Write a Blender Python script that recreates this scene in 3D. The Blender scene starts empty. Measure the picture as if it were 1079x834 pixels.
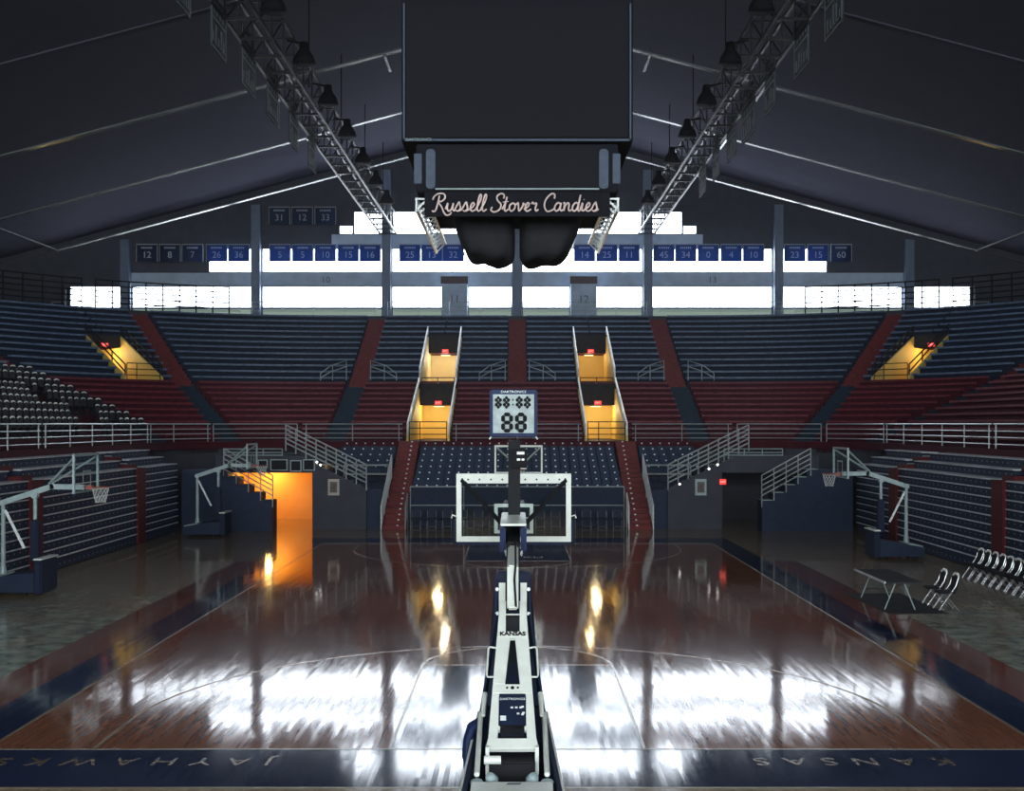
import bpy, bmesh, math, random
from mathutils import Vector, Matrix
random.seed(7)
SC = bpy.context.scene
COL = SC.collection
CAMZ = 4.67
HAZE = .0004          # thin haze added to lift the blacks and soften the windows
F = 1222.0            # focal length in pixels for a 1079 wide frame
PI = math.pi

# ------------------------------------------------------------------ materials
def _new(name):
    m = bpy.data.materials.new(name); m.use_nodes = True
    nt = m.node_tree; nt.nodes.clear()
    return m, nt, nt.nodes.new('ShaderNodeOutputMaterial')

def lk(nt, a, b): nt.links.new(a, b)

def mat(name, col, rough=.5, metal=0., var=.12, scale=6., spec=.5, stretch=(1, 1, 1)):
    m, nt, out = _new(name)
    b = nt.nodes.new('ShaderNodeBsdfPrincipled')
    b.inputs['Roughness'].default_value = rough
    b.inputs['Metallic'].default_value = metal
    b.inputs['Specular IOR Level'].default_value = spec
    tc = nt.nodes.new('ShaderNodeTexCoord'); mp = nt.nodes.new('ShaderNodeMapping')
    mp.inputs['Scale'].default_value = stretch
    nz = nt.nodes.new('ShaderNodeTexNoise'); nz.inputs['Scale'].default_value = scale
    nz.inputs['Detail'].default_value = 3
    lk(nt, tc.outputs['Object'], mp.inputs['Vector']); lk(nt, mp.outputs[0], nz.inputs['Vector'])
    cr = nt.nodes.new('ShaderNodeValToRGB')
    lo = [max(0, c * (1 - var)) for c in col]; hi = [min(1, c * (1 + var)) for c in col]
    cr.color_ramp.elements[0].color = (*lo, 1); cr.color_ramp.elements[1].color = (*hi, 1)
    cr.color_ramp.elements[0].position = .3; cr.color_ramp.elements[1].position = .7
    lk(nt, nz.outputs['Fac'], cr.inputs[0]); lk(nt, cr.outputs[0], b.inputs['Base Color'])
    lk(nt, b.outputs[0], out.inputs[0])
    return m

def emit(name, col, strength):
    m, nt, out = _new(name)
    e = nt.nodes.new('ShaderNodeEmission'); e.inputs[0].default_value = (*col, 1); e.inputs[1].default_value = strength
    lk(nt, e.outputs[0], out.inputs[0])
    return m

def math_n(nt, op, a, b=None):
    n = nt.nodes.new('ShaderNodeMath'); n.operation = op
    for i, v in enumerate((a, b)):
        if v is None: continue
        if isinstance(v, (int, float)): n.inputs[i].default_value = v
        else: lk(nt, v, n.inputs[i])
    return n.outputs[0]

def floor_mat(name, c1, c2, rough=.075, plank=.075, tilt=(.007, .005), spec=.42, wear=0.):
    """hardwood strips running along Y; every board is laid a touch off level"""
    m, nt, out = _new(name)
    b = nt.nodes.new('ShaderNodeBsdfPrincipled')
    g = nt.nodes.new('ShaderNodeNewGeometry')
    sx = nt.nodes.new('ShaderNodeSeparateXYZ'); lk(nt, g.outputs['Position'], sx.inputs[0])
    ix = math_n(nt, 'FLOOR', math_n(nt, 'DIVIDE', sx.outputs[0], plank))
    w0 = nt.nodes.new('ShaderNodeTexWhiteNoise'); w0.noise_dimensions = '1D'; lk(nt, ix, w0.inputs['W'])
    iy = math_n(nt, 'FLOOR', math_n(nt, 'ADD', math_n(nt, 'DIVIDE', sx.outputs[1], 1.7), math_n(nt, 'MULTIPLY', w0.outputs['Value'], 9.)))
    cb = nt.nodes.new('ShaderNodeCombineXYZ'); lk(nt, ix, cb.inputs[0]); lk(nt, iy, cb.inputs[1])
    w = nt.nodes.new('ShaderNodeTexWhiteNoise'); w.noise_dimensions = '3D'; lk(nt, cb.outputs[0], w.inputs['Vector'])
    sc_ = nt.nodes.new('ShaderNodeSeparateColor'); lk(nt, w.outputs['Color'], sc_.inputs[0])
    # slow undulation of the floor
    mp = nt.nodes.new('ShaderNodeMapping'); mp.inputs['Scale'].default_value = (2.2, .55, 1)
    lk(nt, g.outputs['Position'], mp.inputs['Vector'])
    nz = nt.nodes.new('ShaderNodeTexNoise'); nz.inputs['Scale'].default_value = 1.0; nz.inputs['Detail'].default_value = 4
    lk(nt, mp.outputs[0], nz.inputs['Vector'])
    ns = nt.nodes.new('ShaderNodeSeparateColor'); lk(nt, nz.outputs['Color'], ns.inputs[0])
    def tiltc(r, n, k):
        a = math_n(nt, 'MULTIPLY', math_n(nt, 'SUBTRACT', r, .5), k)
        c = math_n(nt, 'MULTIPLY', math_n(nt, 'SUBTRACT', n, .5), k * 1.5)
        return math_n(nt, 'ADD', a, c)
    nv = nt.nodes.new('ShaderNodeCombineXYZ')
    lk(nt, tiltc(sc_.outputs[0], ns.outputs[0], tilt[0]), nv.inputs[0])
    lk(nt, tiltc(sc_.outputs[1], ns.outputs[1], tilt[1]), nv.inputs[1])
    nv.inputs[2].default_value = 1
    vn = nt.nodes.new('ShaderNodeVectorMath'); vn.operation = 'NORMALIZE'; lk(nt, nv.outputs[0], vn.inputs[0])
    lk(nt, vn.outputs[0], b.inputs['Normal'])
    # colour: grain + board to board change
    mg = nt.nodes.new('ShaderNodeMapping'); mg.inputs['Scale'].default_value = (30, 1.5, 1)
    lk(nt, g.outputs['Position'], mg.inputs['Vector'])
    gr = nt.nodes.new('ShaderNodeTexNoise'); gr.inputs['Scale'].default_value = 1; gr.inputs['Detail'].default_value = 3
    lk(nt, mg.outputs[0], gr.inputs['Vector'])
    fac = math_n(nt, 'ADD', math_n(nt, 'MULTIPLY', gr.outputs['Fac'], .75), math_n(nt, 'MULTIPLY', sc_.outputs[2], .25))
    cr = nt.nodes.new('ShaderNodeValToRGB')
    cr.color_ramp.elements[0].color = (*c1, 1); cr.color_ramp.elements[1].color = (*c2, 1)
    cr.color_ramp.elements[0].position = .25; cr.color_ramp.elements[1].position = .75
    lk(nt, fac, cr.inputs[0]); lk(nt, cr.outputs[0], b.inputs['Base Color'])
    rr = math_n(nt, 'ADD', math_n(nt, 'MULTIPLY', gr.outputs['Fac'], .06 + wear), rough - .03)
    lk(nt, rr, b.inputs['Roughness'])
    b.inputs['Specular IOR Level'].default_value = spec
    lk(nt, b.outputs[0], out.inputs[0])
    return m

def dotted(name, base, dot, axis, pitch, size, rough=.4):
    """painted board carrying a row of small number plates at a fixed pitch"""
    m, nt, out = _new(name)
    b = nt.nodes.new('ShaderNodeBsdfPrincipled'); b.inputs['Roughness'].default_value = .6; b.inputs['Specular IOR Level'].default_value = .1
    tc = nt.nodes.new('ShaderNodeTexCoord'); s = nt.nodes.new('ShaderNodeSeparateXYZ')
    lk(nt, tc.outputs['Object'], s.inputs[0])
    u = math_n(nt, 'PINGPONG', s.outputs[axis], pitch / 2)
    hit_u = math_n(nt, 'LESS_THAN', u, size / 2)
    v = math_n(nt, 'ABSOLUTE', s.outputs[2])           # every board has its local z = 0 on the plates
    hit_v = math_n(nt, 'LESS_THAN', v, size * .5)
    k = math_n(nt, 'MULTIPLY', hit_u, hit_v)
    mx = nt.nodes.new('ShaderNodeMixRGB'); lk(nt, k, mx.inputs[0])
    nz = nt.nodes.new('ShaderNodeTexNoise'); nz.inputs['Scale'].default_value = 3
    lk(nt, tc.outputs['Object'], nz.inputs['Vector'])
    cr = nt.nodes.new('ShaderNodeValToRGB')
    cr.color_ramp.elements[0].color = (*[c * .8 for c in base], 1); cr.color_ramp.elements[1].color = (*[c * 1.2 for c in base], 1)
    lk(nt, nz.outputs['Fac'], cr.inputs[0]); lk(nt, cr.outputs[0], mx.inputs[1])
    mx.inputs[2].default_value = (*dot, 1)
    lk(nt, mx.outputs[0], b.inputs['Base Color']); lk(nt, b.outputs[0], out.inputs[0])
    return m

def cloth(name, col, trans):
    m, nt, out = _new(name)
    d = nt.nodes.new('ShaderNodeBsdfDiffuse'); d.inputs[0].default_value = (*col, 1)
    t = nt.nodes.new('ShaderNodeBsdfTranslucent'); t.inputs[0].default_value = (*trans, 1)
    w = nt.nodes.new('ShaderNodeTexWave'); w.inputs['Scale'].default_value = 2.5; w.inputs['Distortion'].default_value = 1.5
    tc = nt.nodes.new('ShaderNodeTexCoord'); lk(nt, tc.outputs['Object'], w.inputs['Vector'])
    mr = nt.nodes.new('ShaderNodeMapRange'); lk(nt, w.outputs['Fac'], mr.inputs[0])
    mr.inputs[3].default_value = .45; mr.inputs[4].default_value = .6
    mx = nt.nodes.new('ShaderNodeMixShader'); lk(nt, mr.outputs[0], mx.inputs[0])
    lk(nt, d.outputs[0], mx.inputs[1]); lk(nt, t.outputs[0], mx.inputs[2]); lk(nt, mx.outputs[0], out.inputs[0])
    return m

def glass(name, tint, rough=.02):
    m, nt, out = _new(name)
    t = nt.nodes.new('ShaderNodeBsdfTransparent'); t.inputs[0].default_value = (*tint, 1)
    g = nt.nodes.new('ShaderNodeBsdfGlossy'); g.inputs['Roughness'].default_value = rough
    mx = nt.nodes.new('ShaderNodeMixShader'); mx.inputs[0].default_value = .05
    lk(nt, t.outputs[0], mx.inputs[1]); lk(nt, g.outputs[0], mx.inputs[2]); lk(nt, mx.outputs[0], out.inputs[0])
    return m

M = {}
M['court'] = floor_mat('court_hardwood', (.19, .066, .033), (.28, .106, .052))
M['court_outer'] = floor_mat('apron_hardwood', (.22, .16, .095), (.34, .25, .15), rough=.09)
M['strip'] = floor_mat('stained_hardwood', (.16, .05, .03), (.25, .085, .05), rough=.09)
M['navy_floor'] = floor_mat('navy_painted_hardwood', (.010, .018, .05), (.018, .03, .085), rough=.08)
M['cover'] = floor_mat('apron_with_painted_light', (.22, .16, .095), (.34, .25, .15), rough=.16)  # pale reflected light beside the bleachers, put into the apron colour
def paint_light_patches(m):
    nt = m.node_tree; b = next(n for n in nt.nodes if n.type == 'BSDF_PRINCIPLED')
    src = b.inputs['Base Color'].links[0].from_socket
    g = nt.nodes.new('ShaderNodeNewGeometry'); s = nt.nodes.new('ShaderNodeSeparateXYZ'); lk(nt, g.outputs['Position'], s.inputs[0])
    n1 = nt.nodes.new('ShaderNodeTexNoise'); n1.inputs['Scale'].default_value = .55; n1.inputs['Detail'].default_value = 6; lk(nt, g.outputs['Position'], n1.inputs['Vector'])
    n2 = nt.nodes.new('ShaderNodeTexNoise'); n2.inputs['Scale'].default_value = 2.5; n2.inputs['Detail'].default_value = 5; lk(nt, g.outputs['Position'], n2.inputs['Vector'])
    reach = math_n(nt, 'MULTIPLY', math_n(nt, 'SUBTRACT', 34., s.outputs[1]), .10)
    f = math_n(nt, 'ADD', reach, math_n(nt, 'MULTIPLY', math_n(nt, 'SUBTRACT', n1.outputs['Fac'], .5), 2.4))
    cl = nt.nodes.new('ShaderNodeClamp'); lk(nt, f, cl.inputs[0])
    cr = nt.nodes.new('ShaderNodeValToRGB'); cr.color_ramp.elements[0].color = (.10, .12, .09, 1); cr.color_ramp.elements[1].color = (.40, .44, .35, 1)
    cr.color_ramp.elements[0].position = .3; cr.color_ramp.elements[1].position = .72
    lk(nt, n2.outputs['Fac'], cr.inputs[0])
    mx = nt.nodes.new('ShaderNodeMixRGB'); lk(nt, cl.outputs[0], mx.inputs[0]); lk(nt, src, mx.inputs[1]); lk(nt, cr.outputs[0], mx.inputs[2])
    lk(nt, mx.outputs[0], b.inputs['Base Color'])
paint_light_patches(M['cover'])
M['line'] = mat('worn_cream_line_paint', (.42, .38, .3), .2)
M['letter_gold'] = mat('worn_gold_lettering', (.13, .09, .05), .25)
M['ceiling'] = mat('dark_ceiling_board', (.066, .066, .092), .9, var=.05, scale=1, spec=.05)
M['wall_dark'] = mat('dark_wall_paint', (.055, .058, .075), .8, scale=1.5, spec=.15)
M['wall_pale'] = mat('pale_blue_grey_paint_and_bloom', (.42, .50, .62), .7, scale=1.2, spec=.2)
M['wall_green_glow'] = emit('dim_green_glow_band', (.42, .55, .47), .55)  # glow added so the band under the windows is not dark
M['column'] = mat('slate_blue_column_paint', (.11, .15, .23), .5, scale=2)
M['window'] = emit('daylight_window', (.82, .90, 1.0), 11.0)
M['window_rear'] = emit('daylight_window_behind', (.88, .97, .98), 11.0)
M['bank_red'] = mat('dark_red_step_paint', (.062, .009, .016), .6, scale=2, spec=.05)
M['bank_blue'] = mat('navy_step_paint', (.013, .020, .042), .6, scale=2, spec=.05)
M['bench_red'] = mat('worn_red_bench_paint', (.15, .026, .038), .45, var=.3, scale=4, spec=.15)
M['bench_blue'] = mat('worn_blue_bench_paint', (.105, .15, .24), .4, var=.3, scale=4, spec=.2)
M['aisle_red'] = mat('red_aisle_paint', (.15, .026, .028), .5, var=.2, scale=5, spec=.1)
M['aisle_navy'] = mat('navy_aisle_paint', (.018, .033, .056), .55, scale=5, spec=.08)
M['aisle_red_dark'] = mat('dark_red_aisle_vinyl', (.10, .016, .020), .6, spec=.1)
M['marker'] = mat('white_step_marker', (.8, .8, .8), .3)
M['seat_navy'] = mat('navy_seat_plastic', (.024, .04, .082), .5, spec=.15)
M['plate'] = mat('white_number_plate', (.85, .88, .9), .3)
M['seat_black'] = mat('black_seat_plastic', (.012, .012, .017), .6, spec=.1)
M['white_cap_and_highlight'] = mat('glossy_white_cap_and_highlight', (.85, .85, .82), .15)
M['riser'] = dotted('navy_bleacher_riser', (.020, .030, .062), (.30, .33, .37), 1, .42, .05)
M['nosing'] = mat('worn_aluminium_nosing_and_highlight', (.72, .76, .80), .3, metal=.2, var=.25, scale=3)
M['navy'] = mat('navy_panel', (.022, .032, .064), .6, scale=3, spec=.12)
M['navy_pad'] = mat('navy_vinyl_pad', (.014, .021, .048), .55, spec=.12)
M['blue_pad'] = mat('royal_blue_vinyl_pad', (.014, .026, .085), .45, spec=.15)
M['dark'] = mat('black_steel', (.014, .0145, .018), .6, spec=.12)
M['dark_matte'] = mat('charcoal_cover', (.03, .031, .037), .85, scale=3, spec=.15)
M['white_steel'] = mat('off_white_steel_paint', (.80, .83, .78), .35, var=.06)
M['grey_steel'] = mat('grey_green_steel_paint', (.30, .38, .40), .4, var=.15)
M['galv'] = mat('galvanised_rail', (.36, .39, .41), .35, metal=.2, var=.15)
M['rail_white'] = mat('white_rail_paint', (.78, .80, .80), .3)
M['chrome'] = mat('bright_chrome', (.55, .56, .58), .22, metal=.7)
M['truss'] = mat('dark_glossy_truss_steel', (.016, .0165, .02), .38, spec=.4)
M['truss_dark'] = mat('matte_black_steel', (.010, .0105, .013), .8, spec=.05)
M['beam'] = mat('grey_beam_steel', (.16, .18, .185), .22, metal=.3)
M['screen'] = mat('unlit_video_screen', (.012, .012, .018), .6, var=.03, spec=.1)
M['board_case'] = mat('scoreboard_casing', (.013, .0135, .02), .7, spec=.08)
M['blue_strip'] = mat('slate_blue_speaker_grille', (.06, .085, .14), .6)
M['sign_pink'] = mat('pale_pink_sign_letters', (.80, .62, .60), .25)
M['yellow'] = mat('yellow_tunnel_paint', (.80, .58, .16), .6, var=.06, scale=1)
M['cream'] = mat('cream_tunnel_paint', (.80, .66, .36), .6, var=.05, scale=1)
M['orange'] = mat('orange_yellow_corridor_paint', (.82, .46, .10), .55, var=.08, scale=1)
M['lamp'] = emit('warm_lamp', (1., .72, .3), 5)
M['spot'] = emit('white_emergency_lamp', (1., 1., .95), 5)
M['exit'] = emit('red_exit_glow', (1., .06, .05), 1.2)
M['exit_txt'] = emit('pale_exit_letters', (1., .55, .5), 1.5)
M['glass'] = glass('clear_backboard_glass', (.93, .96, .96))
M['banner'] = cloth('navy_banner_cloth', (.020, .028, .06), (.045, .10, .24))
M['banner_dark'] = mat('dark_banner_cloth', (.035, .042, .055), .8)
M['banner_line'] = mat('pale_banner_print', (.30, .34, .40), .7)
M['banner_print'] = mat('faded_banner_print', (.13, .16, .18), .7)
M['banner_num'] = mat('pale_blue_banner_numeral', (.38, .46, .62), .7)
M['clock_face'] = mat('pale_clock_face', (.33, .40, .42), .4, var=.25, scale=9)
M['black'] = mat('black_segment', (.010, .010, .012), .6, spec=.08)
M['net'] = mat('white_net_cord', (.6, .62, .62), .7)
M['rim'] = mat('orange_rim_paint', (.30, .06, .03), .4)
M['sign_brown'] = mat('brown_wall_sign', (.085, .055, .06), .6)
M['frame_tan'] = mat('tan_picture_frame', (.42, .36, .30), .5)
M['poster'] = mat('dark_poster_print', (.10, .08, .07), .6, var=.5, scale=9)
M['num_dark'] = mat('dark_grey_numeral', (.10, .12, .16), .6)

# ------------------------------------------------------------------ mesh building
def woff(o):
    v = Vector((0, 0, 0))
    while o is not None: v += o.location; o = o.parent
    return v

class MB:
    def __init__(s, xf=None): s.v = []; s.f = []; s.m = []; s.xf = xf
    def _add(s, vs, fs, mi=0):
        b = len(s.v)
        if s.xf: vs = [s.xf(Vector(p)) for p in vs]
        s.v += [tuple(p) for p in vs]; s.f += [tuple(b + i for i in f) for f in fs]; s.m += [mi] * len(fs)
        return s
    def box(s, x0, x1, y0, y1, z0, z1, mi=0):
        vs = [(x, y, z) for x in (x0, x1) for y in (y0, y1) for z in (z0, z1)]
        return s._add(vs, [(0, 1, 3, 2), (4, 6, 7, 5), (0, 4, 5, 1), (2, 3, 7, 6), (0, 2, 6, 4), (1, 5, 7, 3)], mi)
    def quad(s, a, b, c, d, mi=0): return s._add([a, b, c, d], [(0, 1, 2, 3)], mi)
    def prism(s, poly, off, mi=0):
        """closed prism: 3-D polygon pushed along off"""
        n = len(poly); off = Vector(off)
        a = [Vector(p) for p in poly]; vs = a + [p + off for p in a]
        fs = [tuple(range(n))[::-1], tuple(range(n, 2 * n))] + [(i, (i + 1) % n, n + (i + 1) % n, n + i) for i in range(n)]
        return s._add(vs, fs, mi)
    def bar(s, p0, p1, w, h, mi=0, up=(0, 0, 1)):
        p0, p1 = Vector(p0), Vector(p1); d = (p1 - p0).normalized(); up = Vector(up)
        if abs(d.dot(up)) > .98: up = Vector((0, 1, 0)) if abs(d.y) < .9 else Vector((1, 0, 0))
        x = d.cross(up).normalized(); z = x.cross(d).normalized()
        q = [x * (-w / 2) + z * (-h / 2), x * (w / 2) + z * (-h / 2), x * (w / 2) + z * (h / 2), x * (-w / 2) + z * (h / 2)]
        return s.prism([p0 + i for i in q], p1 - p0, mi)
    def tube(s, pts, r, n=6, mi=0, closed=False):
        pts = [Vector(p) for p in pts]; N = len(pts); rings = []
        ref = None
        for i, p in enumerate(pts):
            if closed: d = pts[(i + 1) % N] - pts[i - 1]
            else: d = pts[min(i + 1, N - 1)] - pts[max(i - 1, 0)]
            d.normalize()
            if ref is None:
                ref = Vector((0, 0, 1)) if abs(d.z) < .9 else Vector((1, 0, 0))
            x = d.cross(ref).normalized(); y = x.cross(d).normalized(); ref = y
            rr = r[i] if isinstance(r, (list, tuple)) else r
            rings.append([p + x * (rr * math.cos(2 * PI * k / n)) + y * (rr * math.sin(2 * PI * k / n)) for k in range(n)])
        vs = [q for R_ in rings for q in R_]; fs = []
        for i in range(N if closed else N - 1):
            j = (i + 1) % N
            for k in range(n):
                k2 = (k + 1) % n
                fs.append((i * n + k, i * n + k2, j * n + k2, j * n + k))
        if not closed:
            fs.append(tuple(range(n))[::-1]); fs.append(tuple((N - 1) * n + k for k in range(n)))
        return s._add(vs, fs, mi)
    def build(s, name, mats, parent=None, world=True, smooth=False, bevel=0., origin=None):
        off = Vector((0, 0, 0))
        if parent is not None and world: off = woff(parent)
        if origin is not None: off = Vector(origin)
        me = bpy.data.meshes.new(name)
        me.from_pydata([tuple(Vector(p) - off) for p in s.v], [], s.f)
        if not isinstance(mats, (list, tuple)): mats = [mats]
        for m_ in mats: me.materials.append(m_)
        for p, i in zip(me.polygons, s.m): p.material_index = i; p.use_smooth = smooth
        bm = bmesh.new(); bm.from_mesh(me); bmesh.ops.recalc_face_normals(bm, faces=bm.faces)
        if bevel:
            bmesh.ops.bevel(bm, geom=[e for e in bm.edges if len(e.link_faces) == 2 and e.calc_face_angle(0) > .5], offset=bevel, segments=2, affect='EDGES', clamp_overlap=True)
        bm.to_mesh(me); bm.free()
        o = bpy.data.objects.new(name, me); COL.objects.link(o)
        if origin is not None:
            o.location = Vector(origin) - (woff(parent) if parent is not None else Vector((0, 0, 0)))
        if parent is not None: o.parent = parent
        return o

def rrect(w, h, r, n=4):
    pts = []
    for cx, cy, a0 in ((w / 2 - r, h / 2 - r, 0), (-w / 2 + r, h / 2 - r, 90), (-w / 2 + r, -h / 2 + r, 180), (w / 2 - r, -h / 2 + r, 270)):
        for k in range(n + 1):
            a = math.radians(a0 + 90 * k / n); pts.append((cx + r * math.cos(a), cy + r * math.sin(a)))
    return pts

def thing(name, label, cat, loc=(0, 0, 0), rotz=0., group=None):
    o = bpy.data.objects.new(name, None); COL.objects.link(o)
    o.location = loc; o.rotation_euler = (0, 0, rotz); o.empty_display_size = .2
    o['label'] = label; o['category'] = cat
    if group: o['group'] = group
    return o
def tag(o, label, cat, group=None, kind=None):
    o['label'] = label; o['category'] = cat
    if group: o['group'] = group
    if kind: o['kind'] = kind
    return o
def struct(o): o['kind'] = 'structure'; return o

def dup(root, loc, rotz=0., label=None):
    r = root.copy(); COL.objects.link(r); r.location = loc; r.rotation_euler = (0, 0, rotz)
    if label: r['label'] = label
    for ch in list(root.children):
        c = ch.copy(); COL.objects.link(c); c.parent = r
        for g in list(ch.children):
            d = g.copy(); COL.objects.link(d); d.parent = c
    return r

def text(name, body, size, m, loc, rot, parent=None, ext=.004, align='CENTER', sx=1., offset=0., space=1.):
    cu = bpy.data.curves.new(name, 'FONT'); cu.body = body; cu.size = size; cu.extrude = ext
    cu.align_x = align; cu.align_y = 'CENTER'; cu.offset = offset; cu.resolution_u = 3
    cu.materials.append(m)
    tmp = bpy.data.objects.new(name + '_outline', cu); COL.objects.link(tmp)
    tmp.data.space_character = space
    me = bpy.data.meshes.new_from_object(tmp.evaluated_get(bpy.context.evaluated_depsgraph_get()))
    bpy.data.objects.remove(tmp); bpy.data.curves.remove(cu); me.name = name
    if not me.materials: me.materials.append(m)
    o = bpy.data.objects.new(name, me); COL.objects.link(o)
    if parent is not None:
        o.parent = parent; loc = Vector(loc) - woff(parent)
    o.location = loc; o.rotation_euler = rot; o.scale = (sx, 1, 1)
    return o
FACE = (PI / 2, 0, 0)      # lettering upright and read from the camera's end of the hall

ORD = ('first second third fourth fifth sixth seventh eighth ninth tenth eleventh twelfth thirteenth fourteenth fifteenth sixteenth '
       'seventeenth eighteenth nineteenth twentieth twenty-first twenty-second twenty-third twenty-fourth twenty-fifth twenty-sixth '
       'twenty-seventh twenty-eighth twenty-ninth thirtieth').split()

# ------------------------------------------------------------------ plan of the stands
# one parameter p runs round the U of the upper stand: |p|<=11 the far end (x = p), then 90 degrees of corner, then the long side
CX, CY, R0, YE, XS = 11., 53., 6., 59., 17.
def pt(p, r):
    s = 1 if p >= 0 else -1; a = abs(p)
    if a <= 11: return Vector((p, YE + r, 0))
    if a <= 101:
        th = math.radians(a - 11)
        return Vector((s * (CX + (R0 + r) * math.sin(th)), CY + (R0 + r) * math.cos(th), 0))
    return Vector((s * (XS + r), CY - (a - 101), 0))
def frame(p):
    """local axes at p: across (w), outward (r), up"""
    s = 1 if p >= 0 else -1; a = min(max(abs(p) - 11, 0), 90); th = math.radians(a)
    o = pt(p, 0); N = Vector((s * math.sin(th), math.cos(th), 0)); T = Vector((N.y, -N.x, 0))
    return lambda q: o + T * q.x + N * q.y + Vector((0, 0, q.z))
def dp(p0, hw, r):
    a = abs(p0)
    return math.degrees(math.asin(min(.9, hw / (R0 + r)))) if 11 < a < 101 else hw
def cols(p0, p1):
    br = [-101, -11, 11, 101] + [s * (11 + k * 5) for s in (-1, 1) for k in range(1, 18)]
    return [p0] + sorted(b for b in br if p0 + .05 < b < p1 - .05) + [p1]
def sweep(mb, p0, p1, prof, mi=0):
    cs = cols(p0, p1); n = len(prof); vs = []; fs = []
    for c in cs:
        for r, z in prof:
            q = pt(c, r); vs.append((q.x, q.y, z))
    for i in range(len(cs) - 1):
        for k in range(n):
            k2 = (k + 1) % n
            fs.append((i * n + k, i * n + k2, (i + 1) * n + k2, (i + 1) * n + k))
    fs.append(tuple(range(n))); fs.append(tuple((len(cs) - 1) * n + k for k in range(n))[::-1])
    mb._add(vs, fs, mi)

RED = dict(n=10, r0=0., z0=3.8, run=.8, rise=.32)
BLUE = dict(n=12, r0=8., z0=7.0, run=.8, rise=.40)
AW = .55                                    # half an aisle
def aisle(p): return ('a', p)
def vom(p): return ('v', p)
def bound(b, side, r, tier):
    k, p = b
    if k == 'e': return p
    if k == 'a': return p + side * dp(p, AW, r)
    rv = 7.2 if tier is RED else (14.4 if abs(p) < 11 else 13.6)
    return p + side * dp(p, 1.12, r) if r < rv else p
RB = [('e', -126), aisle(-81), aisle(-44), aisle(-9.3), vom(-4.55), vom(4.55), aisle(9.3), aisle(44), aisle(81), ('e', 126)]
BBd = [('e', -126), aisle(-81), vom(-53), aisle(-44), aisle(-9.2), vom(-4.6), aisle(0), vom(4.6), aisle(9.2), aisle(44), vom(53), aisle(81), ('e', 126)]
RED_LABELS = ['rows of red benches high on the left long side', 'curve of red benches filling the left corner of the lower tier',
    'red benches between the two dark aisles at the left corner', 'narrow block of red benches left of the left lower doorway',
    'wide block of red benches between the two lower yellow doorways', 'narrow block of red benches right of the right lower doorway',
    'red benches between the two dark aisles at the right corner', 'curve of red benches filling the right corner of the lower tier',
    'rows of red benches high on the right long side']
BLUE_LABELS = ['blue benches at the top of the left long side', 'blue benches left of the slanted corner doorway on the left',
    'sliver of blue benches between the left slanted doorway and red corner aisle', 'blue benches under the left windows between two red aisles',
    'blue benches left of the left upper yellow doorway', 'blue benches between the left upper doorway and the central red aisle',
    'blue benches between the central red aisle and right upper doorway', 'blue benches right of the right upper yellow doorway',
    'blue benches under the right windows between two red aisles', 'sliver of blue benches between the right slanted doorway and red corner aisle',
    'blue benches right of the slanted corner doorway on the right', 'blue benches at the top of the right long side']

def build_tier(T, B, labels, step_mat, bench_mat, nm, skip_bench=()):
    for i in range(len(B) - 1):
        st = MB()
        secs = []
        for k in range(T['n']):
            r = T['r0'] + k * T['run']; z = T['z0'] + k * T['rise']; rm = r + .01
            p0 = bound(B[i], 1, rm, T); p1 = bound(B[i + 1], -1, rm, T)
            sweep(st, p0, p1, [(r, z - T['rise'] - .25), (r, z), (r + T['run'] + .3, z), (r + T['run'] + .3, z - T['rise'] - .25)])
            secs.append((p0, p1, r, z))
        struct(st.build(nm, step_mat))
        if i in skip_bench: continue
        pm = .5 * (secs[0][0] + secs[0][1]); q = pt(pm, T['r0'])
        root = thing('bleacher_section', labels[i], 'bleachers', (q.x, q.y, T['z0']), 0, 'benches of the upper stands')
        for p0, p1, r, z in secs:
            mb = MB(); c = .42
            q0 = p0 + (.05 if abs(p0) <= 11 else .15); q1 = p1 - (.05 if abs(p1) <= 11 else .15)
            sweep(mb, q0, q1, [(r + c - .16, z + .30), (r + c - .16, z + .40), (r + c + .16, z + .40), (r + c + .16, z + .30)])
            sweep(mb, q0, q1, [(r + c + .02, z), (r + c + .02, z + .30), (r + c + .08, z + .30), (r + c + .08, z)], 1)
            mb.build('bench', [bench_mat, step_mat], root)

def build_aisle(p, T, m, marks=False):
    mb = MB(frame(p)); n = T['n'] * 2; run = T['run'] / 2; rise = T['rise'] / 2
    for k in range(n):
        r = T['r0'] + k * run; z = T['z0'] - T['rise'] / 2 + (k + 1) * rise - rise / 2
        mb.box(-AW, AW, r, r + run + .25, z - rise - .2, z + .012)
        mb.box(-AW, AW, r - .02, r + .05, z - .01, z + .022, 0)
        if marks: mb.box(.2, .26, r - .03, r + .04, z - .02, z + .03, 1)
    struct(mb.build('aisle_stairs', [m, M['marker']]))

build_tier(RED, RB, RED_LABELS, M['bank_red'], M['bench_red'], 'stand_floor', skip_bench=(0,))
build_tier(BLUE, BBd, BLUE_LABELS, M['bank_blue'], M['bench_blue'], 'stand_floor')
for p in (-81, -44, -9.3, 9.3, 44, 81): build_aisle(p, RED, M['aisle_navy'])
for p in (-81, -44, -9.2, 0, 9.2, 44, 81): build_aisle(p, BLUE, M['aisle_red'])
# concourse behind the top row, mezzanine edge in front of the bottom row
mb = MB(); sweep(mb, -126, 126, [(17.55, 11.3), (17.55, 11.8), (22.5, 11.8), (22.5, 11.3)]); struct(mb.build('concourse_floor', M['wall_dark']))
mb = MB(); sweep(mb, -126, 126, [(-.35, 3.45), (-.35, 3.8), (.2, 3.8), (.2, 3.45)]); struct(mb.build('trim_1', M['bank_red']))
mb = MB(); sweep(mb, -126, 126, [(.0, 0), (.0, 3.45), (.2, 3.45), (.2, 0)]); struct(mb.build('wall_mezzanine', M['wall_dark']))

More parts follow.
